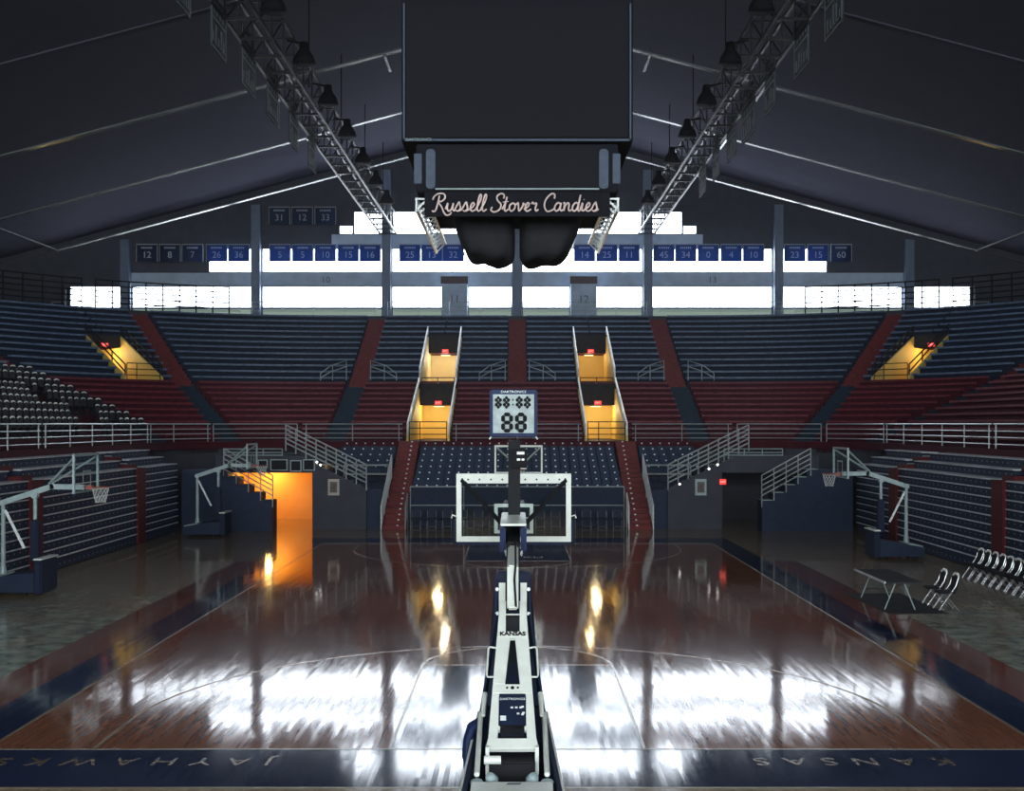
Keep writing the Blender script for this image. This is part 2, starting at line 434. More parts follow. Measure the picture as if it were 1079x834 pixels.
# ---- vomitories (openings in the stand, lit from inside)
def lamp_light(name, loc, energy, col, size=.35):
    l = bpy.data.lights.new(name, 'POINT'); l.energy = energy; l.color = col; l.shadow_soft_size = size
    o = bpy.data.objects.new(name, l); COL.objects.link(o); o.location = loc
    return o
def handrail(name, mb_pts, posts, label, m, r=.03, group=None, cat='handrail'):
    """mb_pts: list of polylines (rails); posts: list of (a, b)"""
    a = mb_pts[0][0]
    root = thing(name, label, cat, a, 0, group)
    for pl in mb_pts: MB().tube(pl, r, 6).build('rail', m, root)
    for p, q in posts: MB().tube([p, q], r * .9, 6).build('post', m, root)
    return root

def vomitory(p, T, r1, zc, wallm, e, col, n, where, frontrail=True, upper=False):
    fx = frame(p); zf = T['z0']; r0 = T['r0']
    W = 1.0
    sl = T['rise'] / T['run']
    mb = MB(fx)
    bank = lambda r: zf + (r - r0) * sl
    for s in (-1, 1):
        a, b = sorted((s * W, s * (W + .1)))
        mb.prism([(a, r0, zf - .2), (a, r1 + 2.6, zf - .2), (a, r1 + 2.6, zc), (a, r1 + .05, zc), (a, r1 + .05, bank(r1) + .05), (a, r0 + .05, bank(r0) + .25)], (b - a, 0, 0), 0)
    mb.box(-W, W, r0, r1 + 2.6, zf - .1, zf + .01, 2)
    mb.box(-W - .1, W + .1, r1 + 2.5, r1 + 2.6, zf, zc + .1, 0)
    mb.box(-W, W, r1, r1 + 2.6, zc, zc + .1, 2)
    mb.box(-W - .1, W + .1, r1 - .05, r1 + .05, zc, bank(r1) + (.3 if not upper and abs(p) < 11 else .08), 1)
    struct(mb.build('wall_vomitory', [wallm, M['dark_matte'], M['bank_red']]))
    # lamp on the tunnel ceiling
    lp = thing('ceiling_lamp', f'warm ceiling lamp inside the {where} doorway', 'lamp', fx(Vector((0, r1 + 1.2, zc))))
    MB(fx).box(-.3, .3, r1 + 1.1, r1 + 1.3, zc - .05, zc).build('lamp_housing', M['dark'], lp)
    MB(fx).box(-.28, .28, r1 + 1.12, r1 + 1.28, zc - .08, zc - .05).build('lamp_diffuser', M['lamp'], lp)
    lamp_light('tunnel_lamp', fx(Vector((0, r1 + .45, zc - .3))), e, col, .25)
    # exit sign over the opening
    ex = thing('exit_sign', f'small glowing red exit sign over the {where} doorway', 'sign', fx(Vector((.05, r1 - .1, zc + .02))), 0, 'exit signs over the stand doorways')
    MB(fx).box(-.15, .25, r1 - .14, r1 - .06, zc + .02, zc + .24).build('sign_case', M['exit'], ex)
    a = math.atan2((fx(Vector((1, 0, 0))) - fx(Vector((0, 0, 0)))).y, (fx(Vector((1, 0, 0))) - fx(Vector((0, 0, 0)))).x)
    text('sign_lettering', 'EXIT', .14, M['exit_txt'], fx(Vector((.05, r1 - .15, zc + .13))), (PI / 2, 0, a), ex)
    # white rails on both cheeks
    for s, nm in ((-1, 'left'), (1, 'right')):
        x = s * (W + .05)
        ps = [fx(Vector((x, r, bank(r) + h))) for r, h in ((r0 + .1, .27), (r0 + .1, .85), ((r0 + r1) / 2, .75), (r1, .62), (r1, .1))]
        handrail('handrail', [ps, [fx(Vector((x, r, bank(r) + .45))) for r in (r0 + .1, r1)]],
                 [(fx(Vector((x, r, bank(r) + .2))), fx(Vector((x, r, bank(r) + .74)))) for r in (r0 + (r1 - r0) * .33, r0 + (r1 - r0) * .66)],
                 f'{"white" if abs(p) < 11 else "dark"} sloping rail on the {nm} cheek of the {where} doorway', M['rail_white'] if abs(p) < 11 else M['dark'], .04, 'rails beside the stand doorways')
    if frontrail:
        hs = (.98, .66, .34) if not upper else (.35, .12)
        x0, x1 = (-W + .05, W - .05)
        xs = [x0, x0 + .55, x1] if not upper else [x0, 0, x1]
        handrail('guard_rail', [[fx(Vector((x0, r0 + .12, zf + h))), fx(Vector((x1, r0 + .12, zf + h)))] for h in hs],
                 [(fx(Vector((x, r0 + .12, zf))), fx(Vector((x, r0 + .12, zf + hs[0])))) for x in xs],
                 f'dark guard rail across the front of the {where} doorway', M['dark'], .028, 'guard rails in front of the stand doorways', 'railing')

WARM = (1., .80, .42)
vomitory(-4.55, RED, 7.2, 5.75, M['yellow'], 110, WARM, 1, 'left lower', True)
vomitory(4.55, RED, 7.2, 5.75, M['yellow'], 110, WARM, 2, 'right lower', True)
vomitory(-4.6, BLUE, 14.4, 9.15, M['cream'], 105, (1., .86, .6), 3, 'left upper', True, True)
vomitory(4.6, BLUE, 14.4, 9.15, M['yellow'], 60, (1., .72, .36), 4, 'right upper', True, True)
vomitory(-53, BLUE, 13.6, 9.15, M['yellow'], 95, WARM, 5, 'slanted left corner', True)
vomitory(53, BLUE, 13.6, 9.15, M['yellow'], 80, (1., .72, .32), 6, 'slanted right corner', True)

# mezzanine guard rails round the U
RAILZ = (4.67, 4.42, 4.2, 3.96)
segs = [(-126, -113, 'left side, nearest stretch'), (-113, -101, 'left side, far stretch'), (-101, -56, 'left corner, outer half'), (-56, -11, 'left corner, inner half'),
        (-11, -5.7, 'far end, left of the left lower doorway'), (-3.4, 3.4, 'far end, between the lower doorways'), (5.7, 11, 'far end, right of the right lower doorway'),
        (11, 56, 'right corner, inner half'), (56, 101, 'right corner, outer half'), (101, 113, 'right side, far stretch'), (113, 126, 'right side, nearest stretch')]
for p0, p1, nm in segs:
    dd = 1.5 if 11 < abs(.5 * (p0 + p1)) < 101 else .3; cs = cols(p0 + dd, p1 - dd)
    if abs(p0) <= 11 and abs(p1) <= 11 or abs(p0) >= 101: cs = [p0 + .12, p1 - .12]
    ps = [pt(c, -.2) for c in cs]
    root = thing('guard_rail', f'pale horizontal guard rail on the mezzanine edge, {nm}', 'railing', (ps[0].x, ps[0].y, 3.8), 0, 'mezzanine guard rails')
    rm_ = M['galv']
    for j, z in enumerate(RAILZ):
        MB().tube([(q.x, q.y, z) for q in ps], .022 if j != 0 else .03, 6).build('rail', rm_, root)
    n = max(2, int(sum((ps[i + 1] - ps[i]).length for i in range(len(ps) - 1)) / 2.2) + 1)
    for i in range(n):
        c = p0 + dd + (p1 - p0 - 2 * dd) * i / (n - 1); q = pt(c, -.2)
        MB().tube([(q.x, q.y, 3.8), (q.x, q.y, 4.67)], .025, 6).build('post', rm_, root)

# short handrails at the feet of the upper aisles
for p, nm in ((0, 'central'), (-9.2, 'left'), (9.2, 'right')):
    for s, sd in ((-1, 'left'), (1, 'right')):
        ax = p + s * .7
        pl = [[(ax, YE + 8.2, 7.2), (ax, YE + 8.2, 8.35), (ax + s * .9, YE + 8.2, 8.05), (ax + s * 1.5, YE + 8.2, 7.6), (ax + s * 1.5, YE + 8.2, 7.2)],
              [(ax, YE + 8.2, 8.0), (ax + s * .9, YE + 8.2, 7.7), (ax + s * 1.5, YE + 8.2, 7.35)]]
        handrail('handrail', pl, [((ax + s * .8, YE + 8.2, 7.2), (ax + s * .8, YE + 8.2, 8.05))],
                 f'short drooping metal handrail on the {sd} of the {nm} red upper aisle foot', M['grey_steel'], .03, 'short rails at the upper aisle feet')

# ------------------------------------------------------------------ chairs with painted top highlights on the left side tier
def chairback():
    root = thing('chairback_seat', 'x', 'seat', (0, 0, 0), 0, 'dark chairs with painted top highlights on the left side tier')
    b = MB(); b.prism([(x, -.02, z + .58) for x, z in rrect(.44, .40, .08)], (0, .05, 0)); b.build('backrest', M['seat_black'], root, world=False)
    b = MB(); b.prism([(x, y - .24, .40) for x, y in rrect(.42, .40, .06)], (0, 0, .05)); b.build('seat_pan', M['seat_black'], root, world=False)
    b = MB(); b.tube([(-.19, .0, .74), (-.12, 0, .80), (0, 0, .815), (.12, 0, .80), (.19, 0, .74)], [.02, .032, .036, .032, .02], 8); b.build('painted_top_highlight', M['white_cap_and_highlight'], root, world=False, smooth=True)  # highlight on the chair top, built as a white cap
    b = MB()
    b.box(-.03, .03, -.12, .02, 0, .42); b.box(-.2, .2, -.13, -.09, .34, .38); b.build('stand', M['dark'], root, world=False)
    return root
CH = chairback(); used = False
for k in range(1, 10):
    r = k * .8 + .45; z = 3.8 + k * .32
    y = CY - .3 if k > 0 else CY
    # chairs start at the aisle (70 degrees into the corner) and run towards the camera
    ylim = (XS + r) / .452 - .6
    p = -(11 + 72.5); j = 0
    while True:
        q = pt(p, r)
        if abs(p) >= 101 and q.y < ylim: break
        if not (k % 3 == 1 and 6 <= j <= 9) and not (k == 3 and j in (3, 4)) and not (k == 6 and j == 4):
            th = math.radians(min(abs(p) - 11, 90))
            lab = f'dark chair with painted top highlight, {ORD[min(j, 29)]} from the aisle in the {ORD[k - 1]} row, left side tier'
            rz = th       # faces the court
            if not used: used = True; CH.location = (q.x, q.y, z); CH.rotation_euler = (0, 0, rz); CH['label'] = lab
            else: dup(CH, (q.x, q.y, z), rz, lab)
        j += 1
        p -= .6 if abs(p) >= 101 else math.degrees(.6 / (R0 + r))

# ------------------------------------------------------------------ lower bank behind the far baseline
LB = dict(y0=52.6, run=.79, z0=1.12, rise=.262)
def lower_bank(x0, x1, k0, k1, nm='seating_floor'):
    mb = MB()
    for k in range(k0, k1):
        y = LB['y0'] + k * LB['run']; z = LB['z0'] + k * LB['rise']
        mb.box(x0, x1, y, y + LB['run'] + .02, 0, z)
    struct(mb.build(nm, M['navy']))
lower_bank(-4.9, 4.9, 0, 8)
for s in (-1, 1): lower_bank(*sorted((s * 6.0, s * 8.98)), 3, 8)

def stadium_seat():
    root = thing('stadium_seat', 'x', 'seat', (0, 0, 0), 0, 'navy stadium seats behind the far baseline')
    b = MB(); b.prism([(x, .10 - z * .12, z + .60) for x, z in rrect(.42, .46, .07)], (0, .045, 0)); b.build('backrest', M['seat_navy'], root, world=False)
    b = MB(); b.prism([(x, .02 - z * .05, z + .46) for x, z in rrect(.40, .28, .05)], (0, .04, 0)); b.build('seat_pan', M['seat_navy'], root, world=False)
    b = MB(); b.prism([(x, .062, z + .735) for x, z in rrect(.075, .06, .012, 2)], (0, .03, 0)); b.build('number_plate', M['plate'], root, world=False)
    b = MB(); b.box(-.025, .025, .06, .14, 0, .55); b.build('stand', M['dark'], root, world=False)
    return root
ST = stadium_seat(); used = False
def put_seat(x, y, z, lab):
    global used
    if not used: used = True; ST.location = (x, y, z); ST['label'] = lab
    else: dup(ST, (x, y, z), 0, lab)
for k in range(8):
    y = LB['y0'] + k * LB['run'] + .45; z = LB['z0'] + k * LB['rise']
    for j in range(21):
        put_seat(-4.6 + j * .46, y, z, f'navy seat, {ORD[j]} from the left, {ORD[k]} row up in the central end bank')
    if k >= 3:
        for s, sd in ((-1, 'left'), (1, 'right')):
            for j in range(6):
                put_seat(s * (6.3 + j * .46), y, z, f'navy seat, {ORD[j]} out from the aisle, {ORD[k - 3]} row of the {sd} end bank')
# white rail and step panel in front of the outer banks
for s, sd in ((-1, 'left'), (1, 'right')):
    yb = LB['y0'] + 3 * LB['run'] - .1
    xs = sorted((s * 6.1, s * 8.2))
    handrail('guard_rail', [[(xs[0], yb, 2.72), (xs[1], yb, 2.72)], [(xs[0], yb, 2.3), (xs[1], yb, 2.3)]],
             [((x, yb, 0), (x, yb, 2.72)) for x in xs], f'pale front rail of the small {sd} seat bank beside the stairs', M['galv'], .045, 'front rails of the end seat banks', 'railing')
    mb = MB(); mb.box(*sorted((s * 6.02, s * 6.72)), 51.75, 51.9, 0, 1.72); mb.box(*sorted((s * 6.02, s * 8.98)), 54.5, 54.6, 0, 1.75)
    struct(mb.build('wall_bank', M['navy']))
# barrier in front of the central bank
br = thing('barrier', 'navy panelled barrier with thin pale rails in front of the central seat bank', 'barrier', (0, 52.35, 0))
b = MB(); b.box(-4.80, 4.80, 52.35, 52.45, .02, 1.80); b.build('panel', M['navy_pad'], br)
for z in (1.84, 1.0): MB().tube([(-4.82, 52.3, z), (4.82, 52.3, z)], .03, 6).build('rail', M['galv'], br)
for i in range(5):
    x = -4.82 + i * 2.41
    MB().tube([(x, 52.3, 0), (x, 52.3, 1.84)], .025, 6).build('post', M['galv'], br)

# courtside folding chairs in front of the barrier
def courtside_chair(pad, frm, name, grp):
    root = thing(name, 'x', 'chair', (0, 0, 0), 0, grp)
    b = MB(); b.prism([(x, .20 + (z) * .18, z + .66) for x, z in rrect(.42, .34, .06)], (0, .04, 0)); b.build('backrest', pad, root, world=False)
    b = MB(); b.prism([(x, y - .02, .42) for x, y in rrect(.42, .42, .05)], (0, 0, .05)); b.build('seat_pan', pad, root, world=False)
    for s in (-1, 1):
        b = MB(); b.tube([(s * .2, -.24, 0), (s * .2, .18, .60), (s * .2, .24, .80)], .014, 6); b.build('leg', frm, root, world=False)
        b = MB(); b.tube([(s * .18, .26, 0), (s * .18, -.1, .42)], .014, 6); b.build('leg', frm, root, world=False)
    b = MB(); b.tube([(-.18, .2, .08), (.18, .2, .08)], .01, 6); b.build('stretcher', frm, root, world=False)
    return root
CC = courtside_chair(M['navy_pad'], M['chrome'], 'folding_chair', 'navy folding chairs on the far baseline')
for j in range(14):
    x = -4.5 + j * .69
    lab = f'navy folding chair with chrome legs under the far barrier, {ORD[j]} from the left'
    if j == 0: CC.location = (x, 51.6, 0); CC['label'] = lab
    else: dup(CC, (x, 51.6, 0), 0, lab)

# red aisle stairs down to the floor, with their rails
for s, sd in ((-1, 'left'), (1, 'right')):
    mb = MB(); n = 18; y0, y1 = 51.2, 58.8; rise = 3.8 / n; run = (y1 - y0) / n
    xa, xb = sorted((s * 4.95, s * 5.95))
    for k in range(n):
        y = y0 + k * run; z = (k + 1) * rise
        mb.box(xa, xb, y, y1 + .1, z - rise, z)
        mb.box(xa + .02, xb - .02, y - .025, y + .03, z - .03, z + .004, 0)
        mb.box(xa + (.62 if s < 0 else .30), xa + (.70 if s < 0 else .38), y - .035, y + .04, z - .05, z + .008, 1)
    struct(mb.build('aisle_stairs', [M['aisle_red'], M['marker']]))
    zs = lambda y: (y - y0) / (y1 - y0) * 3.8
    x = s * 6.0
    ya, yb = 51.1, 55.4
    lines = [[(x, ya, zs(ya) + h), (x, yb, zs(yb) + h)] for h in (1.1, .92, .74, .56, .38, .2)]
    handrail('handrail', lines, [((x, y, max(0, zs(y) - .1)), (x, y, zs(y) + 1.1)) for y in (ya + .02, 52.5, 53.9, yb)],
             f'white barred rail on the outer edge of the {sd} red floor stairs', M['rail_white'], .032, 'barred rails of the red floor stairs')
    x = s * 4.93; ya, yb = 51.15, 52.2
    lines = [[(x, ya, zs(ya) + h), (x, yb, zs(yb) + h)] for h in (1.05, .85, .65, .45, .25)]
    handrail('handrail', lines, [((x, y, 0), (x, y, zs(y) + 1.05)) for y in (ya, yb)],
             f'short {"grey" if s < 0 else "white"} barred rail on the inner edge of the {sd} red floor stairs', M['galv'] if s < 0 else M['rail_white'], .03, 'barred rails of the red floor stairs')

# ------------------------------------------------------------------ corners of the floor
YC = 51.5
for s, sd in ((-1, 'left'), (1, 'right')):
    mb = MB()
    for poly in ([(6.7, 0), (9.1, 0), (9.1, 2.93), (6.7, 1.8)], [(9.1, 2.5), (13.4, 2.5), (13.4, 3.25), (9.75, 3.25), (9.1, 2.93)]):
        mb.prism([(s * x, YC, z) for x, z in poly], (0, .15, 0))
    struct(mb.build('wall_corner', M['wall_dark']))
    # corridor behind: back and side walls and a ceiling slab
    mb = MB()
    mb.box(*sorted((s * 9.1, s * 13.4)), 57.0, 57.1, 0, 2.6); mb.box(*sorted((s * 13.4, s * 13.5)), YC + .16, 57.1, 0, 2.6)
    mb.box(*sorted((s * 9.0, s * 9.1)), YC + .16, 57.1, 0, 2.6); mb.box(*sorted((s * 9.0, s * 13.5)), YC + .16, 57.1, 2.6, 2.72)
    struct(mb.build('wall_corridor', M['orange'] if s < 0 else M['wall_dark']))
    # sloping barred rail
    xa, xb = s * 10.28, s * 6.7
    zt = lambda x: 4.63 + (abs(x) - 10.28) * (4.63 - 2.86) / (10.28 - 6.7)
    lines = [[(xa, YC, zt(xa) - h), (xb, YC, zt(xb) - h)] for h in (0, .2, .4, .6, .8)]
    posts = [(s * (6.7 + 3.58 * i / 8)) for i in range(9)]
    handrail('handrail', lines, [((x, YC, zt(x) - (1.08 if i % 8 else 1.15)), (x, YC, zt(x))) for i, x in enumerate(posts)],
             f'pale five-bar railing sloping down over the {sd} corner wall', M['galv'], .035, 'barred railings of the floor corners')
    # stair carriage behind that rail
    mb = MB()
    for k in range(10):
        x0 = 6.72 + k * .356; z = 1.75 + k * .177
        mb.box(*sorted((s * x0, s * (x0 + .37))), YC + .16, YC + 1.3, z - .2, z)
    struct(mb.build('corner_stairs', M['navy']))
    # platform railing over the corridor
    xs = (10.45, 11.3, 12.15, 13.0) if s < 0 else (9.2, 10.1, 10.9, 11.8)
    lines = [[(s * xs[0], YC + .08, z), (s * xs[-1], YC + .08, z)] for z in (3.56, 3.4, 3.28)]
    handrail('guard_rail', lines, [((s * x, YC + .08, 3.2 if s < 0 else 3.05), (s * x, YC + .08, 3.56)) for x in xs],
             f'low grey railing on the platform above the {sd} floor doorway', M['grey_steel'], .025, 'platform railings of the floor corners', 'railing')
    # stepped end of the folded bleachers
    mb = MB(); ye0, ye1 = 50.45, 51.4
    for k in range(5):
        x0 = 10.65 + k * .49; z = 1.34 + k * .335
        x1 = x0 + .5 if k < 4 else 14.6
        mb.box(*sorted((s * x0, s * x1)), ye0, ye1, 0, z)
    bl = thing('stepped_platform', f'dark stepped seating block {"in front of the glowing left doorway" if s < 0 else "with pale treads in the right floor corner"}', 'steps', (s * 12.5, 50.9, 0), 0, 'stepped blocks in the floor corners')
    mb.build('steps', M['navy'], bl)
    for k in range(5):
        x0 = 10.65 + k * .49; z = 1.34 + k * .335
        MB().box(*sorted((s * (x0 - .02), s * (x0 + .46))), ye0 - .02, ye1 - .3, z, z + .03).build('tread', M['grey_steel'] if s > 0 else M['navy'], bl)
    # its railing
    pts = [(10.65 + k * .49, 1.34 + k * .335) for k in range(6)]
    f = lambda x: 2.45 + (x - 10.65) * .55
    lines = [[(s * 10.62, ye0 - .08, f(10.62) - h), (s * 12.75, ye0 - .08, f(12.75) - h)] for h in (0, .22, .44, .66, .88)]
    posts = [((s * x, ye0 - .08, 1.05 if i == 0 else 1.34 + (i - 1) * .36), (s * x, ye0 - .08, f(x))) for i, x in enumerate((10.62, 11.15, 11.68, 12.2, 12.75))]
    handrail('handrail', lines, posts, f'barred railing climbing the stepped block in the {sd} floor corner', M['galv'], .03, 'barred railings of the floor corners')
    # framed poster on the corner wall
    px0 = s * 8.15
    po = thing('framed_poster', f'small framed poster on the {sd} dark corner wall', 'picture', (px0, YC - .02, 1.8), 0, 'framed posters on the corner walls')
    b = MB(); b.box(px0 - .25, px0 + .25, YC - .04, YC - .005, 1.5, 2.22); b.build('frame', M['frame_tan'] if s < 0 else M['grey_steel'], po)
    b = MB(); b.box(px0 - .16, px0 + .16, YC - .05, YC - .035, 1.62, 2.1); b.build('print', M['poster'], po)
    b = MB(); b.box(px0 - .09, px0 + .09, YC - .056, YC - .045, 1.72, 2.0); b.build('inner_panel', M['sign_brown'], po)
# emergency lamps on the corner railings
for x, z, nm in ((-8.88, 2.98, 'upper of two beside the left sloping railing'), (-8.72, 2.85, 'lower of two beside the left sloping railing'),
                 (8.5, 2.68, 'left of two under the right sloping railing'), (8.88, 2.86, 'right of two under the right sloping railing'), (7.2, 2.0, 'lowest on the right corner wall')):
    t = thing('emergency_lamp', f'tiny bright wall lamp, {nm}', 'lamp', (x, YC, z), 0, 'emergency lamps in the corners')
    MB().tube([(x, YC - .04, z), (x, YC - .10, z)], .06, 8).build('lamp_housing', M['dark'], t)
    MB().tube([(x, YC - .095, z), (x, YC - .125, z)], [.05, .035], 8).build('lamp_lens', M['spot'], t)
# screens over the left doorway
for i, (x0, x1, z0, z1) in enumerate(((-11.5, -11.08, 2.72, 3.08), (-10.95, -10.2, 2.6, 3.1), (-10.07, -9.58, 2.56, 3.06), (-9.5, -8.98, 2.6, 3.1))):
    t = thing('wall_monitor', f'dark framed monitor over the left floor doorway, {ORD[i]} from the left', 'monitor', ((x0 + x1) / 2, YC, z0), 0, 'monitors over the left floor doorway')
    MB().box(x0, x1, YC - .06, YC, z0, z1).build('case', M['grey_steel'], t)
    MB().box(x0 + .04, x1 - .04, YC - .065, YC - .05, z0 + .04, z1 - .04).build('screen', M['screen'], t)
# exit sign over the right doorway
ex = thing('exit_sign', 'glowing red exit sign low in the right floor corner', 'sign', (9.17, YC - .05, 2.05))
MB().box(8.98, 9.26, YC - .1, YC - .02, 1.98, 2.22).build('sign_case', M['exit'], ex)
text('sign_lettering', 'EXIT', .12, M['exit_txt'], (9.12, YC - .108, 2.1), FACE, ex)
# corridor lamp on the left
lp = thing('ceiling_lamp', 'warm ceiling lamp in the glowing left floor corridor', 'lamp', (-12.0, 56.0, 2.6))
MB().box(-12.2, -11.8, 55.8, 56.2, 2.54, 2.6).build('lamp_housing', M['dark'], lp)
MB().box(-12.15, -11.85, 55.85, 56.15, 2.5, 2.54).build('lamp_diffuser', M['lamp'], lp)
lamp_light('corridor_lamp', (-12.0, 56.0, 2.2), 120, (1., .60, .18), .15)

# ------------------------------------------------------------------ folded side bleachers
def side_bleachers(s, sd):
    ys = [(22., 25.6, 'nearest the camera'), (26.5, 35.0, 'second from the camera'), (35.9, 44.9, 'third from the camera'), (45.8, 50.3, 'farthest from the camera')]
    for y0, y1, nm in ys:
        root = thing('folded_bleachers', f'dark navy folded bleacher stack with pale edges on the {sd} side, {nm}', 'bleachers', (s * 14.7, (y0 + y1) / 2, 0), 0, 'folded bleachers along both sides')
        for k in range(12):
            z1 = .42 + k * .282 if k < 10 else 2.958 + (k - 9) * .30
            x0 = 14.7 + (0 if k < 10 else (k - 9) * .6) + k * .004
            z0 = z1 - (.28 if k < 10 else .30)
            if k == 0: z0 = .02
            zc = z0 + .14
            b = MB(); b.box(*sorted((s * (x0 + .05), s * (x0 + .8))), y0, y1, z0, z1 - .035)
            row = b.build('seat_row', M['riser'], root, origin=(s * x0, 0, zc))
            b = MB(); b.box(*sorted((s * x0, s * (x0 + (.3 if k < 9 else .72)))), y0, y1, z1 - .034, z1); b.build('edge_board', M['nosing'], row)
    for y0, y1, nm in ((25.6, 26.5, 'nearest'), (35.0, 35.9, 'middle'), (44.9, 45.8, 'farthest')):
        t = thing('folded_aisle_panel', f'dark red folded aisle strip between navy bleachers on the {sd} side, {nm} of three', 'panel', (s * 14.7, (y0 + y1) / 2, 0), 0, 'red aisle strips in the folded bleachers')
        MB().box(*sorted((s * 14.66, s * 15.4)), y0 + .02, y1 - .02, .02, 2.95).build('panel', M['aisle_red_dark'], t)
        for k in range(10):
            z1 = .42 + k * .282
            MB().box(*sorted((s * 14.645, s * 14.7)), y0 + .02, y1 - .02, z1 - .03, z1 - .01).build('step_edge', M['aisle_red_dark'], t)
        for k in (1, 2):
            MB().box(*sorted((s * (14.7 + k * .6 - .3), s * (16.2))), y0 + .02, y1 - .02, 2.9 + (k - 1) * .3, 2.9 + k * .3 - .12).build('upper_step', M['aisle_red_dark'], t)
side_bleachers(-1, 'left'); side_bleachers(1, 'right')

# ------------------------------------------------------------------ floor
Y0B, Y1B = 16.65, 45.3           # baselines
def build_floor():
    xs = [-46, -14.6, -9.5, -8.5, -7.62, -1.83, 1.83, 7.62, 8.5, 9.5, 14.6, 46]
    ys = [-24, 14.85, Y0B, 22.45, 29.0, 34.5, 39.5, Y1B, 47.5, 84]
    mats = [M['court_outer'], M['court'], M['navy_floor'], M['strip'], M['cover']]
    mb = MB()
    for i in range(len(xs) - 1):
        for j in range(len(ys) - 1):
            xc = (xs[i] + xs[i + 1]) / 2; yc = (ys[j] + ys[j + 1]) / 2
            k = 0
            if 14.85 < yc < 47.5 and abs(xc) < 8.5:
                k = 2
                if abs(xc) < 7.62 and Y0B < yc < Y1B:
                    k = 1
                    if abs(xc) < 1.83 and (yc < 22.45 or yc > 39.5): k = 2
            elif 8.5 < abs(xc) < 9.5 and yc < 39.5: k = 3
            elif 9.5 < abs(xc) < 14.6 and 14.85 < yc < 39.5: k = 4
            mb.quad((xs[i], ys[j], 0), (xs[i + 1], ys[j], 0), (xs[i + 1], ys[j + 1], 0), (xs[i], ys[j + 1], 0), k)
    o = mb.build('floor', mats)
    return struct(o)
build_floor()
def line_strip(pts, w=.05, z=.003):
    mb = MB(); pts = [Vector((*p, 0)) for p in pts]
    for i in range(len(pts) - 1):
        d = (pts[i + 1] - pts[i]).normalized(); n = Vector((-d.y, d.x, 0)) * (w / 2)
        mb.box(0, 0, 0, 0, 0, 0) if False else mb.prism([pts[i] - n, pts[i + 1] - n, pts[i + 1] + n, pts[i] + n], (0, 0, z))
    return mb
arc = lambda cx, cy, r, a0, a1, n=40: [(cx + r * math.cos(math.radians(a0 + (a1 - a0) * i / n)), cy + r * math.sin(math.radians(a0 + (a1 - a0) * i / n))) for i in range(n + 1)]
lines = [[(-7.62, Y0B), (7.62, Y0B)], [(-7.62, Y1B), (7.62, Y1B)], [(-7.62, Y0B), (-7.62, Y1B)], [(7.62, Y0B), (7.62, Y1B)],
         [(6.1, Y0B), (6.1, Y0B + 1.9)] + arc(0, Y0B + 1.6, 6.1, 3, 177) + [(-6.1, Y0B)],
         [(6.1, Y1B), (6.1, Y1B - 1.9)] + arc(0, Y1B - 1.6, 6.1, -3, -177) + [(-6.1, Y1B)],
         [(-1.83, Y1B), (-1.83, 39.5), (1.83, 39.5), (1.83, Y1B)], [(-1.83, Y0B), (-1.83, 22.45), (1.83, 22.45), (1.83, Y0B)],
         arc(0, 39.5, 1.83, 180, 360, 24), arc(0, 22.45, 1.83, 0, 180, 24), [(-8.5, 14.88), (8.5, 14.88)]]
M['line_dim'] = mat('worn_tan_line_paint', (.20, .15, .10), .2)
for i, l in enumerate(lines):
    struct(line_strip(l).build(f'trim_{i + 2}', M['line_dim']))
# baseline lettering, read from the court (so it stands on its head from here)
for body, x0, sgn in (('KANSAS', 3.05, 1), ('JAYHAWKS', -3.5, -1)):
    n = len(body)
    for i, ch in enumerate(body):
        x = x0 + i * .63 if sgn > 0 else x0 - (i) * .56
    # one string per word, spaced out
    order = body[::-1] if sgn > 0 else body
    o = text('baseline_lettering', body, .5, M['letter_gold'], ((4.65 if sgn > 0 else -5.3), 16.05, .002), (0, 0, PI), None, .001, space=1.75)
    struct(o)
# small white wordmark in the far lane
o = text('lane_lettering', 'Rock Chalk' if False else 'KU', .55, M['line'], (.55, 40.6, .002), (0, 0, 0), None, .001); struct(o)

# ------------------------------------------------------------------ far wall, windows, columns
YW = 80.0
colx = [-26.91, -17.94, -8.97, 0, 8.97, 17.94, 26.91]
wall_zone = MB()
def wbox(x0, x1, z0, z1): wall_zone.box(x0, x1, YW, YW + .3, z0, z1)
LOW = (12.66, 14.2); UPP = (15.1, 16.8); CLE = (17.75, 19.35)
wbox(-44, 44, 0, 11.9)
wbox(-44, -31.2, 11.9, 14.2); wbox(31.6, 44, 11.9, 14.2)
for x0, x1 in ((-44, -27.2), (27.2, 44)): wbox(x0, x1, 14.2, 15.1)
wall_pale = MB()  # window bloom put into the wall colour as paler bands
wall_pale.box(-27.2, 27.2, YW, YW + .3, 14.2, 15.1)
wall_pale.box(-12.8, 12.8, YW, YW + .3, 16.8, 17.75)
wbox(-44, -21.3, 15.1, 16.8); wbox(21.4, 44, 15.1, 16.8)
wbox(-44, -12.8, 16.8, 17.75); wbox(12.8, 44, 16.8, 17.75)
wbox(-44, -12.3, 17.75, 18.4); wbox(12.4, 44, 17.75, 18.4)
wbox(-44, -11.3, 18.4, 19.35); wbox(11.4, 44, 18.4, 19.35)
wbox(-44, 44, 19.35, 26.)
struct(wall_zone.build('wall_back', M['wall_dark'])); struct(wall_pale.build('wall_back', M['wall_pale']))
wn = 0
def window(x0, x1, z0, z1, m=None, mull=True, y=YW):
    global wn
    wn += 1
    MBp = MB(); MBp.box(x0, x1, y + .12, y + .16, z0, z1); o = struct(MBp.build(f'window_{wn}', m or M['window']))
    f = MB(); t = .07
    f.box(x0, x1, y - .02, y + .1, z1 - t, z1); f.box(x0, x1, y - .02, y + .1, z0, z0 + t)
    f.box(x0, x0 + t, y - .02, y + .1, z0, z1); f.box(x1 - t, x1, y - .02, y + .1, z0, z1)
    fr = f.build('window_frame', M['column'], o)
